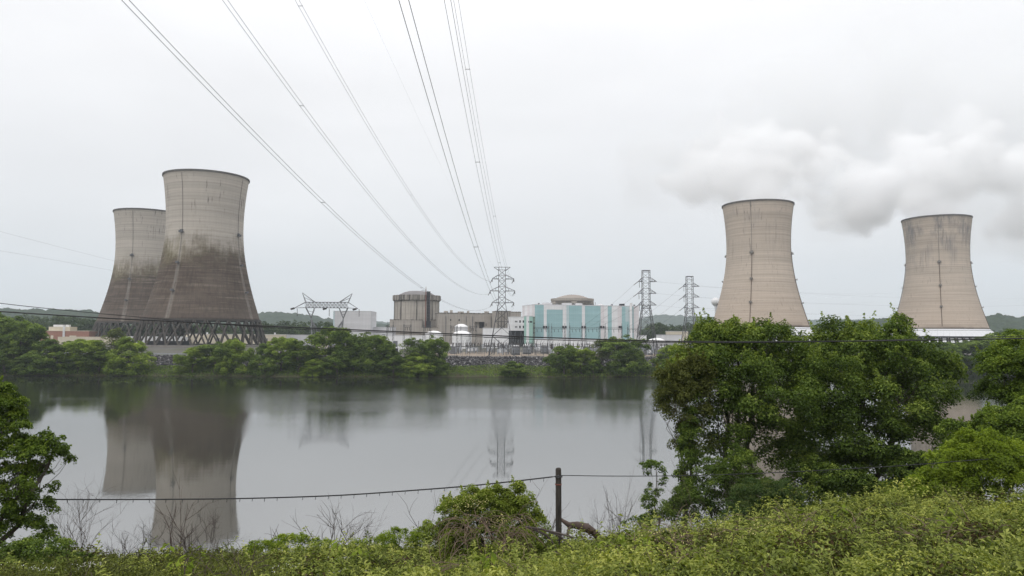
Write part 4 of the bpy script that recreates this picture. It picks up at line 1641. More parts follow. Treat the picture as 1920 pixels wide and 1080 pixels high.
# ------------------------------------------------------------------ switchyard
G_GANTRY = 'steel gantries of the switchyard'


def gantry(pl, pr, ytop, ybeam, d, label):
    a, b = P(pl, 640, d), P(pr, 640, d)
    w = b.x - a.x
    t = empty('switchyard_gantry', (a.x, d, GR), 0, label, 'gantry', G_GANTRY)
    zt, zb = P(pl, ytop, d).z - GR, P(pl, ybeam, d).z - GR
    for x in (0, w):
        q = MB()
        for sx_ in (-1, 1):
            q.bar((x + sx_ * .55, 0, 0), (x + sx_ * .16, 0, zt - 1.5), .16)
        for k in range(7):
            f_, g_ = k / 7, (k + 1) / 7
            z_ = (zt - 1.5)
            q.bar((x - .55 + .39 * f_, 0, z_ * f_), (x + .55 - .39 * g_, 0, z_ * g_), .09)
        q.bar((x, 0, zt - 1.6), (x, 0, zt), .13)
        q.build('post', M['darksteel'], t)
    q = MB()
    for z in (zb, zb + .7):
        q.bar((0, 0, z), (w, 0, z), .14)
    n = max(4, int(w / .9))
    for k in range(n):
        q.bar((w * k / n, 0, zb), (w * (k + 1) / n, 0, zb + .7), .07)
    q.build('beam', M['darksteel'], t)
    for f_ in (.2, .5, .8):
        insulator(t, (w * f_, 0, zb), (w * f_ + .2, -.2, zb - 1.6), 6, .15)


GL = [(1001, 1029, 605, 616.5, 352, 'left end of the row in front of the teal hall'), (1034, 1059, 606, 617, 352, 'second from the left in front of the teal hall'),
      (1068, 1091, 605, 617, 352, 'before the middle teal bays of the hall'), (1098, 1124, 606, 617, 352, 'before the widest right teal bay of the hall'),
      (1135, 1166, 606, 617.5, 352, 'before the white right bays of the hall'), (1177, 1196, 608, 618, 352, 'at the right end of the hall beside the pylon'),
      (725.5, 737, 603, 614, 345, 'narrow, left of the round reactor building'), (757, 770, 602, 613.5, 345, 'below the left half of the round reactor building'),
      (794, 807, 603, 614, 345, 'below the dark vent stack'), (845, 857, 604, 614.5, 342, 'between the two white domed tanks'),
      (881, 893, 604, 615, 345, 'before the recessed concrete opening')]
for pl, pr, yt, yb, d, w_ in GL:
    gantry(pl, pr, yt, yb, d, 'grey steel gantry ' + w_)


def eq_post():
    t = empty('insulator_post', (0, 0, 0), 0, 'grey porcelain insulator post on a steel stand in the switchyard', 'insulator', 'insulator posts in the switchyard')
    q = MB()
    for sx_ in (-.3, .3):
        q.bar((sx_, 0, 0), (sx_, 0, 2.4), .16)
    q.box(-.4, .4, -.3, .3, 2.4, 2.55)
    q.build('stand', M['steel'], t)
    q = MB()
    pr = []
    for k in range(8):
        z = 2.55 + k * .22
        pr += [(.12, z), (.27, z + .06), (.12, z + .2)]
    q.lathe(pr, 8).build('insulator', M['porcelain'], t)
    MB().box(-.7, .7, -.06, .06, 4.32, 4.44).build('terminal', M['steel'], t)
    return t


def eq_breaker():
    t = empty('circuit_breaker', (0, 0, 0), 0, 'pale grey circuit breaker with two slanted bushings in the switchyard', 'circuit breaker', 'circuit breakers in the switchyard')
    MB().box(-1.3, 1.3, -.7, .7, .9, 2.5).box(-1.2, -1.0, -.6, .6, 0, .9).box(1.0, 1.2, -.6, .6, 0, .9).build('tank', M['porcelain'], t)
    for sg in (-1, 1):
        insulator(t, (sg * .7, 0, 2.5), (sg * 1.5, 0, 4.9), 8, .22)
    MB().box(-.4, .4, -1.0, -.7, 1.0, 2.2).build('control_box', M['white'], t)
    return t


def eq_transformer():
    t = empty('transformer', (0, 0, 0), 0, 'grey transformer with cooling fins and bushings in the switchyard', 'transformer', 'transformers in the switchyard')
    MB().box(-1.8, 1.8, -1.2, 1.2, .4, 3.4).box(-1.9, 1.9, -1.3, 1.3, 0, .4).build('tank', M['steel'], t)
    q = MB()
    for k in range(7):
        q.box(-1.6 + k * .5, -1.4 + k * .5, -1.9, -1.2, .7, 3.1)
    q.build('radiator', M['porcelain'], t)
    for x in (-1, 0, 1):
        insulator(t, (x, 0, 3.4), (x * 1.2, 0, 5.2), 7, .2)
    MB().tube([(-1.6, .8, 3.9), (1.6, .8, 3.9)], .4, 10).build('conservator', M['white'], t)
    return t


def eq_switch():
    t = empty('disconnect_switch', (0, 0, 0), 0, 'steel disconnect switch frame with three raised arms in the switchyard', 'switch', 'disconnect switches in the switchyard')
    q = MB()
    for x in (-2, 2):
        q.bar((x, 0, 0), (x, 0, 3.4), .22)
    q.bar((-2.6, 0, 3.4), (2.6, 0, 3.4), .22)
    q.build('frame', M['darksteel'], t)
    for x in (-2, 0, 2):
        insulator(t, (x, 0, 3.5), (x, 0, 5.0), 6, .2)
        MB().bar((x, 0, 5.0), (x + .5, 0, 6.4), .08).build('blade', M['steel'], t)
    return t


protos = [eq_post(), eq_breaker(), eq_transformer(), eq_switch()]
g = np.random.default_rng(77)
used = [0, 0, 0, 0]
spots = []
for i in range(400):
    if len(spots) >= 150:
        break
    dd = g.uniform(309, 362)
    px = g.uniform(826, 1262)
    x = slope(px, 640)[0] * dd
    if any(abs(x - a) < 2.3 and abs(dd - b) < 2.5 for a, b in spots):
        continue
    if abs(x + 4.4) < 7 and dd < 309 or abs(x - 56) < 6 and dd < 311:
        continue
    spots.append((x, dd))
    kind = int(g.choice(4, p=[.5, .2, .08, .22]))
    if used[kind] == 0:
        o = protos[kind]
        o.location = (x, dd, GR)
        o.rotation_euler = (0, 0, g.uniform(-.2, .2))
        used[kind] = 1
    else:
        copy_tree(protos[kind], (x, dd, GR), g.uniform(-.2, .2) + (math.pi / 2 if g.random() < .25 else 0))


def post_fence(name, x0, x1, off, step, h, mat, label, cat, beam=False):
    t = empty(name, (x0, float(shore(x0)) + off, GR), 0, label, cat)
    xs = np.arange(x0, x1, step)
    me = MB().box(-.06, .06, -.06, .06, -.2, h).mesh('post')
    me.materials.append(M[mat])
    for x in xs:
        link_mesh('post', me, None, t, (x - x0, float(shore(x) - shore(x0)), 0))
    for z in ((h * .62, h * .95) if beam else (.25, h * .5, h - .05)):
        pts = [(x - x0, float(shore(x) - shore(x0)) - .07, z) for x in xs]
        MB().tube(pts, .13 if beam else .03, 4).build('rail', M[mat], t)
    return t


post_fence('chain_fence', -38, 96, 38.5, 3.0, 2.5, 'steel', 'thin steel post fence along the riverside edge of the switchyard', 'fence')
post_fence('guard_rail', -205, -90, 30.0, 4.0, .95, 'porcelain', 'grey guard rail beside the island road in front of the big dark tower', 'guard rail', True)
s = Site(735, 290, 0)
t = s.root('pump_shelter', 'small open dark-fronted shelter among the riverside trees', 'shelter')
MB().box(0, 2.6, .5, 3, 0, 3.2).build('wall', M['dark'], t)
MB().box(-.3, 2.9, 0, 3.3, 3.2, 3.5).build('roof', M['white'], t)
MB().box(2.61, 2.9, 0, 3.2, 0, 3.19).build('side_wall', M['white'], t)


# ------------------------------------------------------------------ trees on the far bank
def bank_tree(kind, seed):
    """a bank tree 12 m high with foliage nearly down to the water; returns crown and trunk meshes"""
    g = np.random.default_rng(seed)
    if kind == 'bush':
        lob = [(0, -2.2, 1.2, 4.6, 3.4, 2.0), (0, 0, 5.5, 4.6, 4.2, 5.6), (-2.6, -.8, 4.0, 3.2, 3.0, 3.9), (2.7, -.5, 3.6, 3.1, 3.0, 3.6), (.5, -2.2, 3.2, 3.6, 2.6, 3.2), (-.8, .5, 8.6, 2.7, 2.7, 3.0)]
        ncl, per = 135, 120
    elif kind == 'round':
        lob = [(0, 0, 6.4, 4.9, 4.6, 5.4), (1.8, -1.2, 8.6, 2.9, 2.8, 2.8), (-2.2, -1, 7.2, 3.0, 2.8, 3.2), (0, -1.5, 3.2, 4.4, 3.2, 3.0), (0, -2.2, 1.2, 4.2, 3.2, 1.8)]
        ncl, per = 135, 120
    elif kind == 'tall':
        lob = [(0, 0, 8.2, 3.4, 3.4, 3.9), (-1.8, -.5, 5.6, 2.8, 2.6, 3.0), (1.9, .3, 5.2, 2.9, 2.6, 3.2), (.4, -1, 2.6, 3.6, 2.8, 2.6), (.9, 0, 10.6, 1.6, 1.6, 1.6)]
        ncl, per = 110, 110
    elif kind == 'thin':
        lob = [(0, 0, 7.5, 2.7, 2.7, 4.3), (-1.6, 0, 4.8, 2.0, 2.0, 2.4), (1.3, -.4, 5.2, 2.1, 2.1, 2.8), (.3, 0, 11, 1.1, 1.1, 1.4)]
        ncl, per = 60, 55
    (V_, T_, t_), c_ = crown(g, lob, ncl, 1.15, per, .44, .6, .88, .22, .12)
    global_b = (np.percentile(V_[:, 0], 98.5) - np.percentile(V_[:, 0], 1.5), np.percentile(V_[:, 2], 99.2))
    cm = np_mesh('crown', V_, T_, t_)
    tm = woody(g, (0, 0, -1), (0.2, 0, 9.5), .28, c_, 14).mesh('trunk')
    tm.materials.append(M['bark'])
    return cm, tm, global_b


KIND = {}
for kd in ('bush', 'round', 'tall', 'thin'):
    for v_ in range(2):
        KIND[kd, v_] = bank_tree(kd, 100 + len(KIND))
MATVAR = {}


def crown_mesh(kd, v_, mat):
    key = (kd, v_, mat)
    if key not in MATVAR:
        me = KIND[kd, v_][0] if not any(k[:2] == (kd, v_) for k in MATVAR) else KIND[kd, v_][0].copy()
        me.materials.clear()
        me.materials.append(M[mat])
        MATVAR[key] = me
    return MATVAR[key]


D_, B_, PL = 'leaf_far', 'leaf_far_bright', 'leaf_far_pale'
# photo column, width, top row, how far behind the shoreline, kind, foliage, label
BT = [
    (-40, 110, 588, 14, 'round', D_, 'tall dark tree cut by the left edge of the view'),
    (14, 78, 596, 16, 'tall', D_, 'tall dark tree topping the row at far left'),
    (40, 66, 607, 10, 'round', D_, 'dark rounded tree right of the tallest one at far left'),
    (8, 80, 648, 3, 'bush', D_, 'low dark bush at the water under the tallest tree at far left'),
    (62, 60, 664, 4, 'bush', D_, 'low dark waterside bush beside the small white shed'),
    (100, 78, 638, 5, 'bush', D_, 'wide dark bush in front of the low beige building'),
    (148, 82, 638, 5, 'round', B_, 'brighter rounded tree in front of the farther dark tower, left one'),
    (186, 60, 655, 3, 'bush', D_, 'dark low bush between the bright tree and the thin pale tree'),
    (213, 46, 616, 8, 'thin', PL, 'thin pale tree rising before the columns of the farther dark tower'),
    (243, 68, 634, 4, 'bush', B_, 'bright green bushy tree just left of the bare stone gap'),
    (362, 58, 652, 5, 'bush', B_, 'left low half of the bush pair before the big dark tower'),
    (402, 60, 645, 5, 'round', D_, 'middle tree of the bush group before the big dark tower'),
    (440, 58, 637, 6, 'bush', B_, 'taller right tree of the bush group before the big dark tower'),
    (497, 48, 646, 4, 'bush', D_, 'first dark bush right of the big dark tower'),
    (528, 56, 634, 8, 'round', B_, 'light topped tree left of the portal pylon legs'),
    (560, 52, 640, 7, 'tall', D_, 'dark tree below the left leg of the portal pylon'),
    (590, 42, 674, 1, 'bush', B_, 'small bright bush at the water below the portal pylon'),
    (588, 48, 628, 9, 'thin', B_, 'light slender tree before the left leg of the portal pylon'),
    (622, 66, 615, 9, 'round', D_, 'tallest dark round tree between the legs of the portal pylon'),
    (632, 60, 662, 2, 'bush', D_, 'low dark waterside bush below the tallest round tree'),
    (662, 62, 630, 9, 'tall', D_, 'dark tree under the left side of the white box building'),
    (692, 66, 627, 10, 'round', D_, 'round tree under the right side of the white box building'),
    (716, 60, 640, 7, 'bush', D_, 'dark bush left of the small open shelter'),
    (738, 56, 668, 2, 'bush', D_, 'low waterside bush below the small open shelter'),
    (768, 46, 634, 7, 'thin', D_, 'thin topped tree right of the small open shelter'),
    (783, 58, 662, 2, 'bush', B_, 'lighter low bush before the pair of trees under the white tank'),
    (796, 40, 646, 7, 'tall', D_, 'narrow dark tree left of the round tree under the white tank'),
    (815, 50, 634, 6, 'round', D_, 'round dark tree at the right end of the long row, under the white tank'),
    (826, 30, 672, 3, 'bush', D_, 'small bush at the right end of the long row'),
    (965, 44, 678, 3, 'bush', D_, 'lone low bush on the grass below the central pylon'),
    (1058, 66, 649, 4, 'bush', D_, 'wide dark bush left of the pale tree, before the switchyard'),
    (1090, 52, 653, 4, 'round', B_, 'lighter round bush touching the wide dark bush before the switchyard'),
    (1128, 50, 636, 8, 'thin', PL, 'pale airy tree before the right bays of the turbine hall'),
    (1164, 78, 633, 6, 'round', D_, 'big dark round tree before the right end of the turbine hall'),
    (1190, 44, 660, 4, 'bush', D_, 'dark bush on the right flank of the big round tree'),
    (1112, 36, 672, 2, 'bush', D_, 'small dark waterside bush below the pale airy tree'),
    (1268, 70, 648, 6, 'bush', B_, 'bank tree hidden in part behind the left edge of the near trees'),
    (1712, 90, 640, 8, 'round', D_, 'bank tree below the farthest tan tower, beside the near treetop'),
    (1765, 80, 644, 5, 'bush', D_, 'bank tree below the middle of the farthest tan tower'),
    (1806, 74, 640, 7, 'round', D_, 'bank tree below the right foot of the farthest tan tower'),
    (1846, 80, 634, 9, 'tall', D_, 'bank tree right of the farthest tan tower'),
    (1885, 90, 628, 12, 'round', B_, 'lighter bank tree right of the farthest tan tower'),
    (1935, 110, 618, 14, 'round', D_, 'tall bank tree at the right edge of the view'),
    (1830, 60, 668, 2, 'bush', D_, 'low waterside bush across the gap in the near trees'),
]
for i, (px, wpx, yt, back, kd, mt, lab) in enumerate(BT):
    x = slope(px, 690)[0] * 262
    for _ in range(3):
        d = float(shore(x)) + back * .65 + .4
        x = slope(px, 690)[0] * d
    zb = float(np.interp(back, [q[0] for q in BANK] + [20.5], [q[1] for q in BANK] + [6.2])) - .4
    h = P(px, yt, d).z - zb
    w = wpx * d / F
    v_ = i % 2
    rz = rnd.uniform(-.7, .7) + (math.pi if i % 4 > 1 else 0)
    t = empty('bank_tree', (x, d, zb), rz, lab, 'tree', 'trees along the far bank')
    base_w, base_h = KIND[kd, v_][2]
    w *= 1.08
    t.scale = (w / base_w, w / base_w, h / base_h)
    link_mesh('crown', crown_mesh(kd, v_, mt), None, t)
    link_mesh('trunk', KIND[kd, v_][1], None, t)

# low growth along the far waterline
g = np.random.default_rng(8)
n = 60000
x = g.uniform(-210, 215, n)
o = g.uniform(-.3, 12.2, n) ** 1.0
hv = .35 + 1.3 * np.maximum(fbm(x * .08, o * .2, 9, 3) - .35, 0) * 2
z = np.interp(o, [q[0] for q in BANK], [q[1] for q in BANK]) + g.random(n) ** .7 * hv
pos = np.stack([x, shore(x) + o, z], -1)
V_, T_, t_ = leaves(pos, g.normal(size=(n, 3)) * .6 + np.array([0, -.3, .6]), g.uniform(.25, .6, n), .5, np.clip(g.random(n) * .6 + fbm(x * .05, o * .1, 5, 2) * .45, 0, 1), g=g)
tag(link_mesh('waterside_growth', np_mesh('waterside_growth', V_, T_, t_), M['leaf_far']), 'low grass and weeds along the far waterline', 'weeds', kind='stuff')


# ------------------------------------------------------------------ near bank
def fslope(x, y):
    a = np.asarray(x, float) / np.maximum(np.asarray(y, float), 8) * 24
    return .250 - .063 * smooth(-2, 15, a)


def near_z(x, y):
    x, y = np.asarray(x, float), np.asarray(y, float)
    s = fslope(x, y)
    z1 = 13.35 - s * np.clip(y, 0, 26)
    fall = .345 + .03 * smooth(0, 15, x)
    z = z1 - np.maximum(y - 26, 0) * fall
    z = z + (fbm(x * .25, y * .25, 2, 3) - .5) * .5 * smooth(3, 10, y)
    return np.maximum(z, -2.0)


m = NT('near_bank_soil')
v = m.coord('Object')
m.principled(m.ramp(m.noise(v, 1.4, 5, .65), [(.3, (.030, .024, .017)), (.5, (.05, .047, .025)), (.7, (.055, .07, .022))]), .97, m.bump(m.noise(v, 6, 4), .7, .1))
nb_me = grid_mesh('near_bank', np.linspace(-90, 110, 201), np.concatenate([np.linspace(-15, 60, 101), [75, 90]]), near_z)
tag(link_mesh('near_bank', nb_me, m.m), kind='structure')


def veg_h(x, y):
    """depth of the undergrowth above the soil"""
    f = fbm(x * .30, y * .30, 31, 2)
    f2 = fbm(x * .95, y * .95, 37, 2)
    px = x / np.maximum(y, 1)
    tall = smooth(.05, .35, px)
    return .14 + (.62 + .30 * tall) * np.maximum(f - .25, 0) * 1.2 + .28 * np.maximum(f2 - .35, 0)


g = np.random.default_rng(17)


def scatter(n, y0=9.0, y1=31.0, margin=.78, power=1.0):
    y = y0 + (y1 - y0) * g.random(n * 2) ** power
    x = g.uniform(-1, 1, n * 2) * y1 * margin
    k = np.abs(x) < y * margin
    return x[k][:n], y[k][:n]


def brown_mask(x, y):
    px = x / np.maximum(y, 1)
    return smooth(-.27, -.35, px) * smooth(-.8, -.7, px)


# a low layer of vine leaves, then clumps of weeds of every size over it: one tangled mass
parts = []
x, y = scatter(110000, 7.5, 31, .76, .85)
keep = g.random(len(x)) > brown_mask(x, y) * .86
x, y = x[keep], y[keep]
n = len(x)
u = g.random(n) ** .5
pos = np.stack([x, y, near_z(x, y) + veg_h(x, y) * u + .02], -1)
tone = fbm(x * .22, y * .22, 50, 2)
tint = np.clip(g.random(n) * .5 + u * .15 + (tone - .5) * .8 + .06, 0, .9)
parts.append(leaves(pos, g.normal(size=(n, 3)) * .6 + np.array([0, -.25, .7]), g.uniform(.04, .095, n), .48, tint, g=g))
cx_, cy_ = scatter(2900, 7.5, 31, .76, .85)
keep = g.random(len(cx_)) > brown_mask(cx_, cy_) * .9
cx_, cy_ = cx_[keep], cy_[keep]
nc = len(cx_)
cr_ = g.gamma(2.2, .115, nc) + .09
idx = np.repeat(np.arange(nc), np.clip((cr_ * 560).astype(int), 36, 480))
q = unit(g.normal(size=(len(idx), 3)) + np.array([0, 0, .5]))
rad = g.random(len(idx)) ** .35
czz = near_z(cx_, cy_) + veg_h(cx_, cy_) * .8
pos = np.stack([cx_[idx], cy_[idx], czz[idx]], -1) + q * (rad * cr_[idx])[:, None] * np.array([1, 1, .85])
ctone = np.clip(fbm(cx_ * .2, cy_ * .2, 50, 2) * .7 + g.normal(size=nc) * .24 - .05, -.05, .78)
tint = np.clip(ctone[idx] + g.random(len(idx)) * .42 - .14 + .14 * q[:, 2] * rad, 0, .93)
csz = g.choice([.045, .06, .08, .11], nc)
parts.append(leaves(pos, q * .8 + g.normal(size=q.shape) * .45 + np.array([0, -.1, .45]), g.uniform(.7, 1.3, len(idx)) * csz[idx], .46, tint, g=g))
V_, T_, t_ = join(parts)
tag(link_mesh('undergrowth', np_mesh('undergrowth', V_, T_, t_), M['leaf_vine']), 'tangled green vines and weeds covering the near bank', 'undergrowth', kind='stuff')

# upright sprays of narrow leaves that break the outline
sx_, sy_ = scatter(2300, 9, 30, .76)
keep = g.random(len(sx_)) > brown_mask(sx_, sy_) * .8
sx_, sy_ = sx_[keep], sy_[keep]
parts = []
for a_, b_ in zip(sx_, sy_):
    hh = g.uniform(.25, .55) if g.random() < .75 else g.uniform(.55, 1.05)
    k = int(hh * 36)
    f_ = g.random(k)
    ln_ = np.array([g.normal() * .3, g.normal() * .3, 1.0])
    base_ = np.array([a_, b_, float(near_z(a_, b_)) + float(veg_h(a_, b_)) * .6])
    p_ = base_ + ln_ * (f_ * hh)[:, None]
    an = g.uniform(0, 6.28, k)
    o_ = np.stack([np.cos(an), np.sin(an), .35 - .7 * f_ * 0 + g.normal(size=k) * .3], -1)
    parts.append(leaves(p_ + o_ * .045, np.stack([np.cos(an) * -.3, np.sin(an) * -.3 - .3, np.ones(k)], -1), g.uniform(.075, .145, k), .3, np.clip(.35 + g.random(k) * .4 + g.normal() * .12, 0, .9), o_, .08, g))
V_, T_, t_ = join(parts)
tag(link_mesh('weed_sprays', np_mesh('weed_sprays', V_, T_, t_), M['leaf_vine']), 'upright leafy sprays standing out of the near weeds', 'weeds', kind='stuff')

# thin grass blades and stalks
x, y = scatter(15000, 9, 31, .76)
n = len(x)
hgt = g.uniform(.2, .65, n)
b = np.stack([x, y, near_z(x, y) + veg_h(x, y) * .6], -1)
lean = g.normal(size=(n, 3)) * .45
lean[:, 2] = 1
lean = unit(lean)
sd_ = unit(np.cross(lean, g.normal(size=(n, 3)))) * g.uniform(.005, .010, (n, 1))
mid = b + lean * hgt[:, None] * .6
tip = b + lean * hgt[:, None] + np.stack([g.normal(size=n) * .14, g.normal(size=n) * .14, -.10 * np.ones(n)], -1)
V_ = np.stack([b - sd_, b + sd_, mid + sd_ * .8, mid - sd_ * .8, tip], 1).reshape(-1, 3)
i5 = np.arange(n)[:, None] * 5
T_ = np.concatenate([i5 + np.array([[0, 1, 2]]), i5 + np.array([[0, 2, 3]]), i5 + np.array([[3, 2, 4]])], 1).reshape(-1, 3)
tag(link_mesh('grass', np_mesh('grass', V_, T_, np.repeat(np.clip(g.random(n) * .8 + .1, 0, 1), 3)), M['grass']), 'tall grass blades among the weeds of the near bank', 'grass', kind='stuff')


def blossoms(name, n, spots, mat, label, s=(.03, .06)):
    cx = g.choice(len(spots), n)
    sp = np.array(spots, float)
    x = sp[cx, 0] + g.normal(size=n) * sp[cx, 2]
    y = sp[cx, 1] + g.normal(size=n) * sp[cx, 2]
    pos = np.stack([x, y, near_z(x, y) + veg_h(x, y) * g.uniform(.85, 1.12, n) + .05], -1)
    V_, T_, t_ = leaves(pos, g.normal(size=(n, 3)) + np.array([0, -.6, .6]), g.uniform(*s, n), .55, g.random(n), g=g)
    return tag(link_mesh(name, np_mesh(name, V_, T_, t_), M[mat]), label, 'flowers', kind='stuff')


def at_ground(px, d):
    return slope(px, 1000)[0] * d


blossoms('honeysuckle_flowers', 1100, [(at_ground(px, d), d, s_) for px, d, s_ in ((1230, 17, .5), (1390, 18, .45), (1440, 17, .4), (1300, 20, .5), (1260, 16, .5), (1480, 20, .5), (1340, 23, .6), (1620, 19, .6))],
         'flower', 'pale yellow honeysuckle flowers scattered over the right-hand vines')
blossoms('white_flowers', 420, [(at_ground(px, d), d, s_) for px, d, s_ in ((75, 17, .25), (170, 19, .2), (560, 18, .3), (620, 16, .4), (640, 20, .3))],
         'flower_white', 'small white flower heads in the weeds at bottom left', (.025, .05))


def twigs(gg, p0, direction, length, rad, depth, mb, spread=.5, kids=(2, 4)):
    """a branching bare twig"""
    d = Vector(direction).normalized()
    pts = [Vector(p0)]
    seg = 4
    for i in range(seg):
        d = (d + Vector(gg.normal(size=3)) * .13 + Vector((0, 0, .03))).normalized()
        pts.append(pts[-1] + d * length / seg)
    mb.tube(pts, [rad * (1 - .6 * i / seg) for i in range(seg + 1)], 4, False)
    if depth > 0:
        for _ in range(gg.integers(*kids) + 1):
            k = gg.integers(1, seg + 1)
            nd = (d + Vector(gg.normal(size=3)) * spread).normalized()
            twigs(gg, pts[k], nd, length * gg.uniform(.45, .75), rad * .55, depth - 1, mb, spread, kids)


# dry bramble over the left part of the bank: one brown tangle
gg = np.random.default_rng(91)
mb = MB()
for _ in range(900):
    d = gg.uniform(14, 30)
    px = gg.choice([gg.uniform(90, 500), gg.uniform(330, 480)])
    x = at_ground(px, d)
    z = float(near_z(x, d)) + .05
    dr = Vector((gg.normal(), gg.normal() * .6, gg.uniform(.2, 1.0)))
    pts = [Vector((x, d, z))]
    dd = dr.normalized()
    for i in range(6):
        dd = (dd + Vector((gg.normal() * .25, gg.normal() * .25, -.22))).normalized()
        pts.append(pts[-1] + dd * gg.uniform(.12, .26))
    mb.tube(pts, [.011, .010, .009, .008, .007, .006, .004], 4, False)
tag(mb.build('dry_bramble', M['deadwood']), 'brown dry bramble stems tangled over the bank at lower left', 'bramble', kind='stuff')

mb = MB()
for _ in range(520):
    c0, d0, w0 = ((1290, 17.5, 55), (1500, 19, 60), (1580, 16, 80), (1250, 15.5, 60), (930, 17, 90), (1800, 14.5, 90))[gg.integers(0, 6)]
    d = d0 + gg.normal() * 1.1
    x = at_ground(c0 + gg.normal() * w0, d)
    pts = [Vector((x, d, float(near_z(x, d)) + float(veg_h(x, d)) * gg.uniform(.6, 1.1)))]
    dd = Vector((gg.normal(), gg.normal() * .5, gg.uniform(.1, 1.1))).normalized()
    for i in range(6):
        dd = (dd + Vector((gg.normal() * .3, gg.normal() * .25, -.18))).normalized()
        pts.append(pts[-1] + dd * gg.uniform(.08, .2))
    mb.tube(pts, [.009, .008, .007, .007, .006, .005, .003], 4, False)
tag(mb.build('dry_stems', M['vinestem']), 'dry brown stems showing through the vines on the right-hand bank', 'bramble', kind='stuff')

# small dry leaves caught in it
n = 26000
d = g.uniform(13, 30, n)
x = slope(0, 1000)[0] * 0 + (g.uniform(20, 500, n) - 960) / F * d * 1.0
pos = np.stack([x, d, near_z(x, d) + g.random(n) ** .8 * (.2 + .7 * fbm(x * .8, d * .8, 77, 2))], -1)
V_, T_, t_ = leaves(pos, g.normal(size=(n, 3)) + np.array([0, -.2, .5]), g.uniform(.05, .11, n), .5, g.random(n), g=g)
tag(link_mesh('bramble_leaves', np_mesh('bramble_leaves', V_, T_, t_), M['leaf_brown']), 'dull brownish leaves over the bramble at lower left', 'leaves', kind='stuff')

# bare shrubs and dead stalks: photo base column, distance, top row, spread, label
BS = [(152, 27, 930, .34, 4, 'bushy bare shrub near the left tree, tallest of the bare shrubs'),
      (228, 26, 985, .45, 3, 'low bare shrub right of the tallest bare shrub'),
      (262, 27.5, 962, .35, 3, 'bare shrub before the reflection of the farther dark tower'),
      (330, 26, 948, .22, 2, 'bare upright stalk at the left edge of the big dark reflection'),
      (357, 25, 955, .25, 2, 'bare stalks in the middle of the big dark reflection'),
      (392, 26, 950, .30, 3, 'bare shrub before the right side of the big dark reflection'),
      (492, 27, 985, .25, 1, 'short bare stalk right of the big dark reflection'),
      (528, 27, 955, .25, 1, 'forked bare stalk left of the tall V-shaped one'),
      (618, 26, 932, .38, 2, 'tall V-shaped bare stalks below the hanging cable'),
      (676, 28, 958, .35, 3, 'small pale bare shrub between the V-shaped stalks and the vine mound'),
      (724, 26, 978, .15, 1, 'single short bare stick left of the vine mound'),
      (790, 25, 926, .42, 2, 'dark many-stemmed bare shrub touching the left of the vine mound'),
      (1018, 27, 925, .35, 2, 'thin bare twigs right behind the vine mound'),
      (1128, 30, 945, .3, 3, 'grey bare twigs right of the fallen log'),
      (1158, 31, 928, .25, 2, 'tall thin bare stem between the log and the sapling'),
      (1320, 33, 905, .5, 3, 'tangled grey dead twigs at the foot of the near trees')]
for i, (px, d, yt, sp, dep, lab) in enumerate(BS):
    gg = np.random.default_rng(300 + i)
    x = at_ground(px, d)
    zb = float(near_z(x, d))
    h = P(px, yt, d).z - zb
    mb = MB()
    ns = 2 if dep < 2 else 5 if dep < 4 else 9
    for k in range(ns):
        a = Vector((gg.normal() * sp, gg.normal() * sp * .6, 1))
        twigs(gg, (gg.normal() * .06, gg.normal() * .06, -.05), a, h * gg.uniform(.5, .78), .020 if dep < 3 else .013, dep if dep < 4 else 3, mb, .42)
    t = empty('bare_shrub', (x, d, zb), 0, lab, 'shrub', 'bare shrubs on the near bank')
    mb.build('branches', M['greydead'] if i % 3 else M['deadwood'], t)


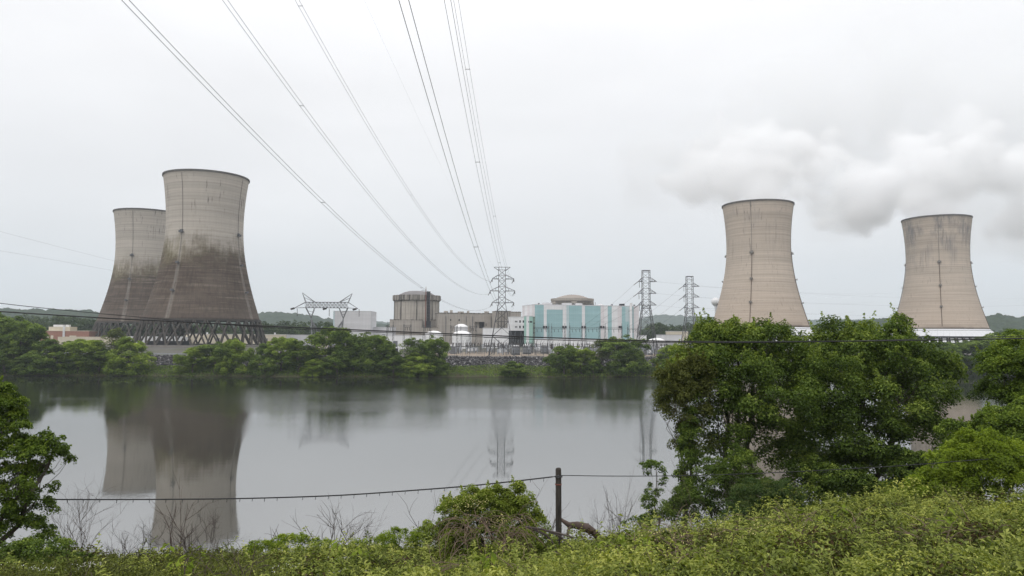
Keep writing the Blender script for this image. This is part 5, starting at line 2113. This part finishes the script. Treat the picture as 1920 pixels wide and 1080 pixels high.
# ------------------------------------------------------------------ near trees
def near_tree(name, label, cat, lobes_px, base_px, d, mat, n_cl, cl_r, per, leaf, r0=.2, top=None, limbs=30, seed=1, aspect=.55, group=None, inner=.2, extra=None, flat=.6, droop=.3, depth=.9, zb=None, shell=(.72, 1.02), shoots=0):
    """lobes_px: (photo x, photo y, half width px, half height px, offset in depth)"""
    gg = np.random.default_rng(seed)
    bx = slope(base_px, 1000)[0] * d
    bz = (float(near_z(bx, d)) if zb is None else zb) - .2
    base = Vector((bx, d, bz))
    lobes = []
    for px, py, rx, ry, dy in lobes_px:
        c = P(px, py, d + dy) - base
        k = (d + dy) / F
        lobes.append((c.x, c.y, c.z, rx * k, rx * k * depth, ry * k))
    t = empty(name, base, 0, label, cat, group)
    (V_, T_, t_), c_ = crown(gg, lobes, n_cl, cl_r, per, leaf, aspect, flat, inner, droop, shell)
    if shoots:
        k = gg.choice(np.where(c_[:, 2] > np.percentile(c_[:, 2], 45))[0], shoots)
        parts = [(V_, T_, t_)]
        m_ = 46
        f_ = gg.random((shoots, m_, 1)) ** .9
        dv = unit(np.stack([gg.normal(size=shoots) * .42, gg.normal(size=shoots) * .42, np.ones(shoots)], -1))[:, None]
        ln = gg.uniform(.5, 1.6, (shoots, 1, 1)) * cl_r
        pp = c_[k][:, None] + dv * ln * f_ + gg.normal(size=(shoots, m_, 3)) * (cl_r * .24 * (1.05 - f_))
        parts.append(leaves(pp.reshape(-1, 3), gg.normal(size=(shoots * m_, 3)) * .5 + np.array([0, -.1, .7]), gg.uniform(.7, 1.25, shoots * m_) * leaf, aspect, np.clip(.35 + .35 * f_.ravel() + gg.random(shoots * m_) * .3, 0, 1), g=gg))
        V_, T_, t_ = join(parts)
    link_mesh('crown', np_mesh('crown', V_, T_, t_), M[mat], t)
    tops = top or [(lobes_px[0][0], lobes_px[0][1] - lobes_px[0][3] * .4)]
    for q, tp in enumerate(tops):
        e = P(tp[0], tp[1], d) - base
        sub = c_[np.argsort(np.linalg.norm(c_ - np.array(e), axis=1))[:max(12, len(c_) // len(tops))]]
        woody(gg, (q * .25, 0, -.3), e, r0 * (1 if q == 0 else .8), sub, int(limbs * .6), .28, .4).build('trunk', M['bark'], t)
    return t


NG = 'trees on the near bank'
near_tree('near_tree', 'broad near tree with light upper leaves and two visible grey trunks, left of the pair', 'tree',
          [(1400, 690, 120, 85, 0), (1315, 715, 70, 70, -1), (1330, 655, 52, 48, 0), (1395, 648, 52, 36, 0), (1448, 644, 40, 32, 1), (1482, 706, 62, 52, 1), (1450, 740, 85, 70, -2),
           (1380, 790, 80, 60, -1), (1290, 690, 40, 45, 0), (1500, 770, 60, 60, -1), (1455, 815, 60, 45, -1), (1480, 870, 55, 50, -1), (1350, 850, 45, 35, 0), (1378, 622, 18, 18, 0), (1440, 624, 16, 16, 0), (1325, 634, 16, 14, 0)],
          1402, 41, 'leaf_near', 350, .76, 230, .15, .22, [(1418, 640), (1330, 660), (1380, 640)], 26, 401, group=NG, shoots=190)
near_tree('near_tree', 'dark dense broad tree filling the middle of the near group, tallest to the right', 'tree',
          [(1640, 740, 130, 110, 0), (1580, 662, 66, 50, 0), (1655, 656, 72, 44, 1), (1710, 690, 80, 56, 1), (1732, 748, 54, 55, 0), (1560, 730, 70, 80, -2), (1600, 830, 100, 70, -2),
           (1700, 820, 80, 65, -1), (1640, 890, 80, 55, -1), (1540, 840, 50, 60, 0), (1778, 706, 34, 26, 0), (1562, 626, 18, 20, 0), (1690, 622, 18, 20, 1), (1625, 632, 16, 18, 0), (1600, 622, 14, 16, 0), (1600, 760, 70, 60, -3), (1560, 890, 60, 45, -1)],
          1612, 43, 'leaf_near', 450, .84, 240, .16, .30, [(1620, 640), (1690, 650)], 40, 402, group=NG, shoots=260)
near_tree('near_tree', 'brownish tinged leafy tree on the left flank of the near group, over the water', 'tree',
          [(1280, 760, 50, 56, 0), (1262, 730, 34, 40, -.5), (1300, 712, 38, 40, 0), (1296, 818, 32, 34, 0)],
          1292, 39, 'leaf_brown', 150, .5, 150, .125, .13, [(1284, 720)], 22, 403, group=NG, shoots=60)
near_tree('vine_column', 'vine-clad dark slender trunk standing below the brownish tree', 'tree',
          [(1290, 850, 15, 55, 0), (1286, 930, 18, 60, 0), (1296, 800, 14, 40, 0)],
          1288, 38, 'leaf_near', 95, .34, 110, .12, .13, [(1292, 790)], 8, 404, group=NG)
near_tree('near_shrub', 'dark small-leaved thicket under the broad near tree, left part', 'shrub',
          [(1340, 915, 55, 55, 0), (1300, 955, 45, 40, -.5), (1380, 880, 40, 45, 0), (1260, 960, 28, 30, 0), (1420, 940, 45, 55, 0)],
          1335, 36, 'leaf_near', 230, .42, 150, .10, .08, None, 26, 405, group='shrubs on the near bank', inner=.35)
near_tree('near_shrub', 'deep dark thicket under the dense tree, above the bright weeds', 'shrub',
          [(1580, 930, 75, 60, 0), (1660, 945, 60, 45, 0), (1510, 915, 40, 60, .5), (1730, 900, 60, 50, 0)],
          1600, 38, 'leaf_near', 260, .5, 150, .13, .08, None, 26, 406, group='shrubs on the near bank', inner=.3)
near_tree('sumac_shrub', 'feathery sumac shrub with reddish tips in front of the broad near tree', 'shrub',
          [(1432, 935, 55, 34, 0), (1400, 965, 45, 35, -.3), (1470, 945, 36, 40, 0), (1440, 975, 60, 35, -.3)],
          1440, 29, 'leaf_sumac', 170, .34, 130, .10, .05, None, 20, 407, aspect=.32, group='shrubs on the near bank')
near_tree('sapling', 'slim sapling with sparse leafy top standing alone left of the near trees', 'tree',
          [(1228, 882, 24, 18, 0), (1212, 880, 14, 14, 0), (1244, 905, 12, 10, 0), (1222, 918, 14, 10, 0), (1236, 935, 10, 24, 0)],
          1234, 34, 'leaf_far', 40, .2, 42, .10, .055, [(1230, 872)], 16, 408, group=NG)
near_tree('near_shrub', 'narrow leafy column beside the slim sapling', 'shrub',
          [(1217, 955, 11, 38, 0), (1214, 985, 14, 25, 0)],
          1217, 33, 'leaf_near', 34, .24, 70, .09, .04, None, 8, 409, group='shrubs on the near bank')
near_tree('near_shrub', 'small dark bush left of the slim sapling', 'shrub',
          [(1186, 985, 14, 20, 0), (1200, 1000, 22, 16, 0)],
          1190, 31, 'leaf_near', 20, .22, 60, .09, .03, None, 6, 410, group='shrubs on the near bank')
near_tree('near_tree', 'rounded yellow-green tree cut by the right edge, above the water gap', 'tree',
          [(1925, 715, 85, 75, 0), (1902, 765, 44, 40, -.5), (1960, 665, 80, 50, 0), (1886, 700, 34, 38, 0), (1990, 760, 90, 80, 0)],
          1935, 36, 'leaf_left', 360, .5, 190, .12, .22, [(1930, 680)], 30, 411, group=NG, shoots=90)
near_tree('near_tree', 'mid-green leafy small tree between the edge tree and the lime bush', 'tree',
          [(1890, 815, 60, 48, 0), (1846, 838, 42, 36, 0), (1800, 855, 38, 30, 0), (1945, 810, 50, 60, 0), (1788, 808, 22, 16, .5)],
          1870, 32, 'leaf_left', 280, .42, 160, .105, .13, None, 26, 412, group=NG, shoots=90)
near_tree('lime_bush', 'big bright lime-green bush at the right above the weeds', 'shrub',
          [(1830, 885, 80, 62, 0), (1880, 900, 75, 60, -.5), (1770, 925, 60, 42, 0), (1715, 945, 48, 30, 0), (1840, 840, 46, 30, 0), (1920, 880, 45, 45, 0)],
          1830, 26, 'leaf_lime', 420, .32, 150, .082, .09, None, 40, 413, group='shrubs on the near bank', shoots=170)
near_tree('left_tree', 'spring-green tree reaching in from the left edge over the water', 'tree',
          [(-10, 770, 52, 50, 0), (18, 790, 32, 46, 0), (-20, 850, 70, 45, 0), (45, 842, 34, 22, 0), (92, 838, 32, 22, 0), (114, 862, 22, 18, 0), (40, 900, 62, 36, 0), (-10, 950, 70, 50, 0), (55, 950, 38, 32, 0), (-70, 800, 70, 90, 0), (30, 1000, 60, 28, 0), (8, 735, 18, 24, 0)],
          -60, 24, 'leaf_left', 430, .26, 130, .085, .15, [(-10, 745), (60, 850), (100, 845)], 30, 414, group=NG, droop=.35, shoots=90)
near_tree('near_shrub', 'dark low bush under the left tree at the lower left corner', 'shrub',
          [(60, 1045, 70, 28, 0), (10, 1060, 60, 35, -.5), (130, 1055, 40, 18, 0)],
          60, 21, 'leaf_near', 110, .24, 110, .075, .04, None, 12, 415, group='shrubs on the near bank')
near_tree('near_shrub', 'fresh green low shrub at the water edge right of the big dark reflection', 'shrub',
          [(540, 1020, 40, 16, 0), (500, 1030, 40, 14, 0), (590, 1030, 36, 14, 0)],
          540, 24, 'leaf_lime', 80, .2, 90, .06, .03, None, 12, 416, group='shrubs on the near bank')
near_tree('near_shrub', 'fresh green low shrub left of the vine mound', 'shrub',
          [(750, 1015, 45, 20, 0), (700, 1030, 50, 16, 0), (800, 1010, 30, 25, 0)],
          745, 23, 'leaf_lime', 80, .2, 90, .06, .03, None, 12, 417, group='shrubs on the near bank')

# vine mound in the middle foreground
t = near_tree('vine_mound', 'honeysuckle mound over dead branches left of the wooden post', 'shrub',
              [(905, 965, 62, 42, 0), (860, 970, 42, 34, 0), (955, 975, 48, 36, 0), (975, 945, 26, 22, 0), (920, 1015, 92, 36, -.3), (880, 935, 24, 18, 0), (1000, 990, 26, 22, 0), (842, 1018, 44, 34, -.4), (990, 1022, 50, 30, -.4), (925, 938, 36, 20, 0), (992, 952, 16, 12, 0), (1012, 978, 14, 10, 0), (836, 962, 20, 15, 0), (970, 918, 9, 14, 0), (820, 1000, 26, 20, 0)],
              915, 21.5, 'leaf_mound', 420, .22, 130, .066, .06, [(920, 950), (968, 915), (880, 940)], 26, 420, group='shrubs on the near bank', shell=(.8, 1.04), shoots=90)
gg = np.random.default_rng(55)
mb = MB()
base = t.location
for k in range(130):
    px = gg.uniform(850, 985)
    py = gg.uniform(965, 1020)
    p0 = P(px, py, 21.5 - gg.uniform(.7, 1.6)) - base
    dd = Vector((gg.normal() * .5, -.3 + gg.normal() * .25, .3)).normalized()
    pts = [p0]
    for i in range(6):
        dd = (dd + Vector((gg.normal() * .2, gg.normal() * .15, -.3))).normalized()
        pts.append(pts[-1] + dd * gg.uniform(.1, .2))
    mb.tube(pts, [.008, .008, .007, .006, .006, .005, .003], 4, False)
mb.build('vine_stems', M['vinestem'], t)
mb = MB()
for pts in (((985, 988), (1020, 993), (1050, 1005), (1075, 1030), (1092, 1062)), ((1000, 992), (1025, 1004), (1040, 1022), (1046, 1040)), ((1020, 994), (1048, 1000), (1075, 1008))):
    mb.tube([P(a, b, 20.6) - base for a, b in pts], [.035, .03, .025, .018, .01][:len(pts)], 6)
mb.build('dead_branch', M['greydead'], t)
n = 260
sp = g.integers(0, 2, n)
pos = np.array([P(float(a), float(b), 20.75) - base for a, b in zip(np.where(sp == 0, 880 + g.normal(size=n) * 22, 935 + g.normal(size=n) * 16), np.where(sp == 0, 945 + g.normal(size=n) * 8, 975 + g.normal(size=n) * 7))])
pos[:, 1] += g.normal(size=n) * .15
V_, T_, t_ = leaves(pos, g.normal(size=(n, 3)) + np.array([0, -1, .4]), g.uniform(.03, .055, n), .5, g.random(n), g=g)
link_mesh('flowers', np_mesh('flowers', V_, T_, t_), M['flower'], t)['kind'] = 'stuff'

# broad-leaved weeds standing in the tangle
BW = [(1165, 16.5, 'broad-leaved weed left of the honeysuckle flowers, nearest the log'), (1205, 15.5, 'large-leaved weed with drooping leaves near the bottom, right of the mound'),
      (1130, 19, 'pale broad-leaved weed just below the fallen log'), (1240, 18.5, 'broad-leaved weed at the left edge of the flowering vines'),
      (925, 15.6, 'single yellow-green broad-leaved weed at the foot of the vine mound'), (655, 17, 'leafy upright weed at bottom centre left of the vine mound'),
      (350, 16.5, 'bright upright weed at the foot of the bare stalks'), (1545, 17, 'tall leafy weed rising from the right-hand vines'), (1780, 15, 'leafy weed in the vines below the lime bush')]
for i, (px, d, lab) in enumerate(BW):
    gg = np.random.default_rng(700 + i)
    x = at_ground(px, d)
    zb = float(near_z(x, d)) + .1
    t = empty('broadleaf_weed', (x, d, zb), 0, lab, 'weed', 'broad-leaved weeds on the near bank')
    st = MB()
    ps, ns, ss, ax = [], [], [], []
    for k in range(5):
        hx = Vector((gg.normal() * .25, gg.normal() * .2, gg.uniform(.65, 1.05)))
        pts = wander((0, 0, 0), hx, 5, .04, gg)
        st.tube(pts, [.011, .010, .009, .008, .006, .004], 5)
        for j in range(9):
            f_ = gg.uniform(.3, 1)
            q = hx * f_
            a = gg.uniform(0, 6.28)
            out_ = Vector((math.cos(a), math.sin(a), -.15))
            ps.append(q + out_ * .1)
            ax.append(out_)
            ns.append(Vector((math.cos(a) * .5, math.sin(a) * .5 - .2, 1)))
            ss.append(gg.uniform(.15, .26))
    st.build('stem', M['grass'], t)
    V_, T_, t_ = leaves(np.array([list(q) for q in ps]), np.array([list(q) for q in ns]), np.array(ss), .45, gg.random(len(ps)) * .6 + .25, np.array([list(q) for q in ax]), .08)
    link_mesh('leaf_whorl', np_mesh('leaf_whorl', V_, T_, t_), M['leaf_lime'], t)

# fallen log beside the post
pts = [P(1050, 973, 27), P(1066, 984, 27), P(1082, 985, 27), P(1100, 990, 26.9), P(1114, 998, 26.8), P(1126, 1012, 26.6)]
base = pts[0]
t = empty('fallen_log', base, 0, 'arched dead log lying on the bank just right of the wooden post', 'log')
MB().tube([q - base for q in pts], [.05, .10, .14, .17, .12, .13], 9).build('trunk', M['deadwood'], t, smooth=True)
mb = MB()
mb.tube([P(1072, 985, 27) - base, P(1066, 993, 26.8) - base, P(1064, 1003, 26.6) - base], [.07, .05, .04], 6)
mb.build('branch_stub', M['deadwood'], t)
MB().tube([P(1092, 987, 27) - base, P(1104, 981, 27) - base], [.04, .015], 5).build('branch_stub', M['deadwood'], t)

# wooden post with the hanging cable
pd = 25.0
tp = P(1047, 877, pd)
bz = float(near_z(tp.x, pd)) - .5
t = empty('wooden_post', (tp.x, pd, bz), 0, 'weathered dark wooden post carrying the cable above the water', 'post')
hz = tp.z - bz
MB().tube([(0, 0, 0), (.01, 0, hz * .4), (0, 0, hz - .07), (0, 0, hz - .02), (0, 0, hz)], [.115, .105, .098, .085, .05], 14).build('shaft', M['post'], t, smooth=True)
zc2 = P(1047, 892.5, pd).z - bz
MB().box(-.03, .03, -.14, -.09, zc2 - .05, zc2 + .05).build('clamp', M['darksteel'], t)
MB().tube([(-.13, -.12, zc2), (.13, -.12, zc2)], .03, 6).build('bolt', M['darksteel'], t)
for k in range(6):
    a = -math.pi / 2 + (k - 2.5) * .42
    z0_ = hz * (.25 + .1 * k)
    MB().bar((.103 * math.cos(a), .103 * math.sin(a), z0_), (.098 * math.cos(a + .06), .098 * math.sin(a + .06), z0_ + .5 + .12 * (k % 3)), .012).build('split', M['cable'], t)
MB().lathe([(.106, 0), (.116, .01), (.116, .04), (.106, .05)], 14).build('wire_band', M['rust'], t, (0, 0, zc2 - .3))
cpt = [P(-60, 934, 24.6), P(0, 935, 24.7), P(100, 936.5, 24.75), P(250, 936.5, 24.8), P(400, 935.5, 24.85), P(520, 933, 24.85), P(640, 928.5, 24.85), P(760, 920.5, 24.85), P(880, 911, 24.85), P(980, 900.5, 24.85), P(1036, 894, 24.86)]
c2 = [P(1036, 894, 24.86), P(1047, 892.8, 24.86), P(1060, 891.5, 24.86), P(1130, 892.5, 24.86), P(1230, 892.5, 24.86), P(1340, 890.5, 24.86), P(1500, 884, 24.86), P(1620, 877.5, 24.86), P(1720, 871, 24.86), P(1960, 852, 24.86)]


def dense(pts, n):
    out_ = []
    for i in range(len(pts) - 1):
        p0, p1, p2, p3 = pts[max(i - 1, 0)], pts[i], pts[i + 1], pts[min(i + 2, len(pts) - 1)]
        for k in range(n):
            u_ = k / n
            out_.append(.5 * ((2 * p1) + (p2 - p0) * u_ + (2 * p0 - 5 * p1 + 4 * p2 - p3) * u_ * u_ + (3 * p1 - p0 - 3 * p2 + p3) * u_ ** 3))
    return out_ + [pts[-1]]


for pts, lab, r_ in ((cpt, 'black cable with small hangers running left from the wooden post', .022), (c2, 'black cable running right from the wooden post into the trees', .013)):
    ps = dense(pts, 5)
    t = empty('hanging_cable', ps[0], 0, lab, 'cable', 'cables on the wooden post')
    MB().tube([q - ps[0] for q in ps], r_, 6).build('cable', M['cable'], t)
    if r_ > .021:
        mb = MB()
        L_ = 0
        for a, b in zip(ps[:-1], ps[1:]):
            L_ += (b - a).length
            if L_ > .33:
                L_ = gg.uniform(-.12, .08)
                mb.bar(b - ps[0], b - ps[0] - Vector((.01, 0, .10 + .03 * gg.random())), .015)
        mb.build('hangers', M['cable'], t)
        t.children[-1]['kind'] = 'stuff'
U1 = [P(-60, 579, 22), P(0, 584, 22), P(182, 595.5, 22), P(312, 602, 22), P(500, 611.5, 22), P(620, 616.5, 22), P(880, 627.5, 22), P(1040, 633.5, 22), P(1270, 640, 22), P(1500, 640.5, 22), P(1760, 637.5, 22), P(1980, 633, 22)]
U2 = [P(-60, 560, 22.4), P(0, 568.5, 22.4), P(105, 580, 22.4), P(300, 598, 22.4), P(500, 614, 22.4), P(700, 622.5, 22.4), P(900, 631.5, 22.4), P(1040, 637.5, 22.4), P(1270, 642.2, 22.4), P(1500, 641.5, 22.4), P(1760, 634.5, 22.4), P(1980, 628, 22.4)]
for pts, lab, r_ in ((U1, 'thicker dark cable sagging across the whole view in front of the plant', .018), (U2, 'thinner dark cable sagging across the view close to the thicker one', .010)):
    ps = dense(pts, 5)
    tag(MB().tube([q - ps[0] for q in ps], r_, 6).build('utility_cable', M['cable'], None, ps[0]), lab, 'cable', 'cables sagging across the view')
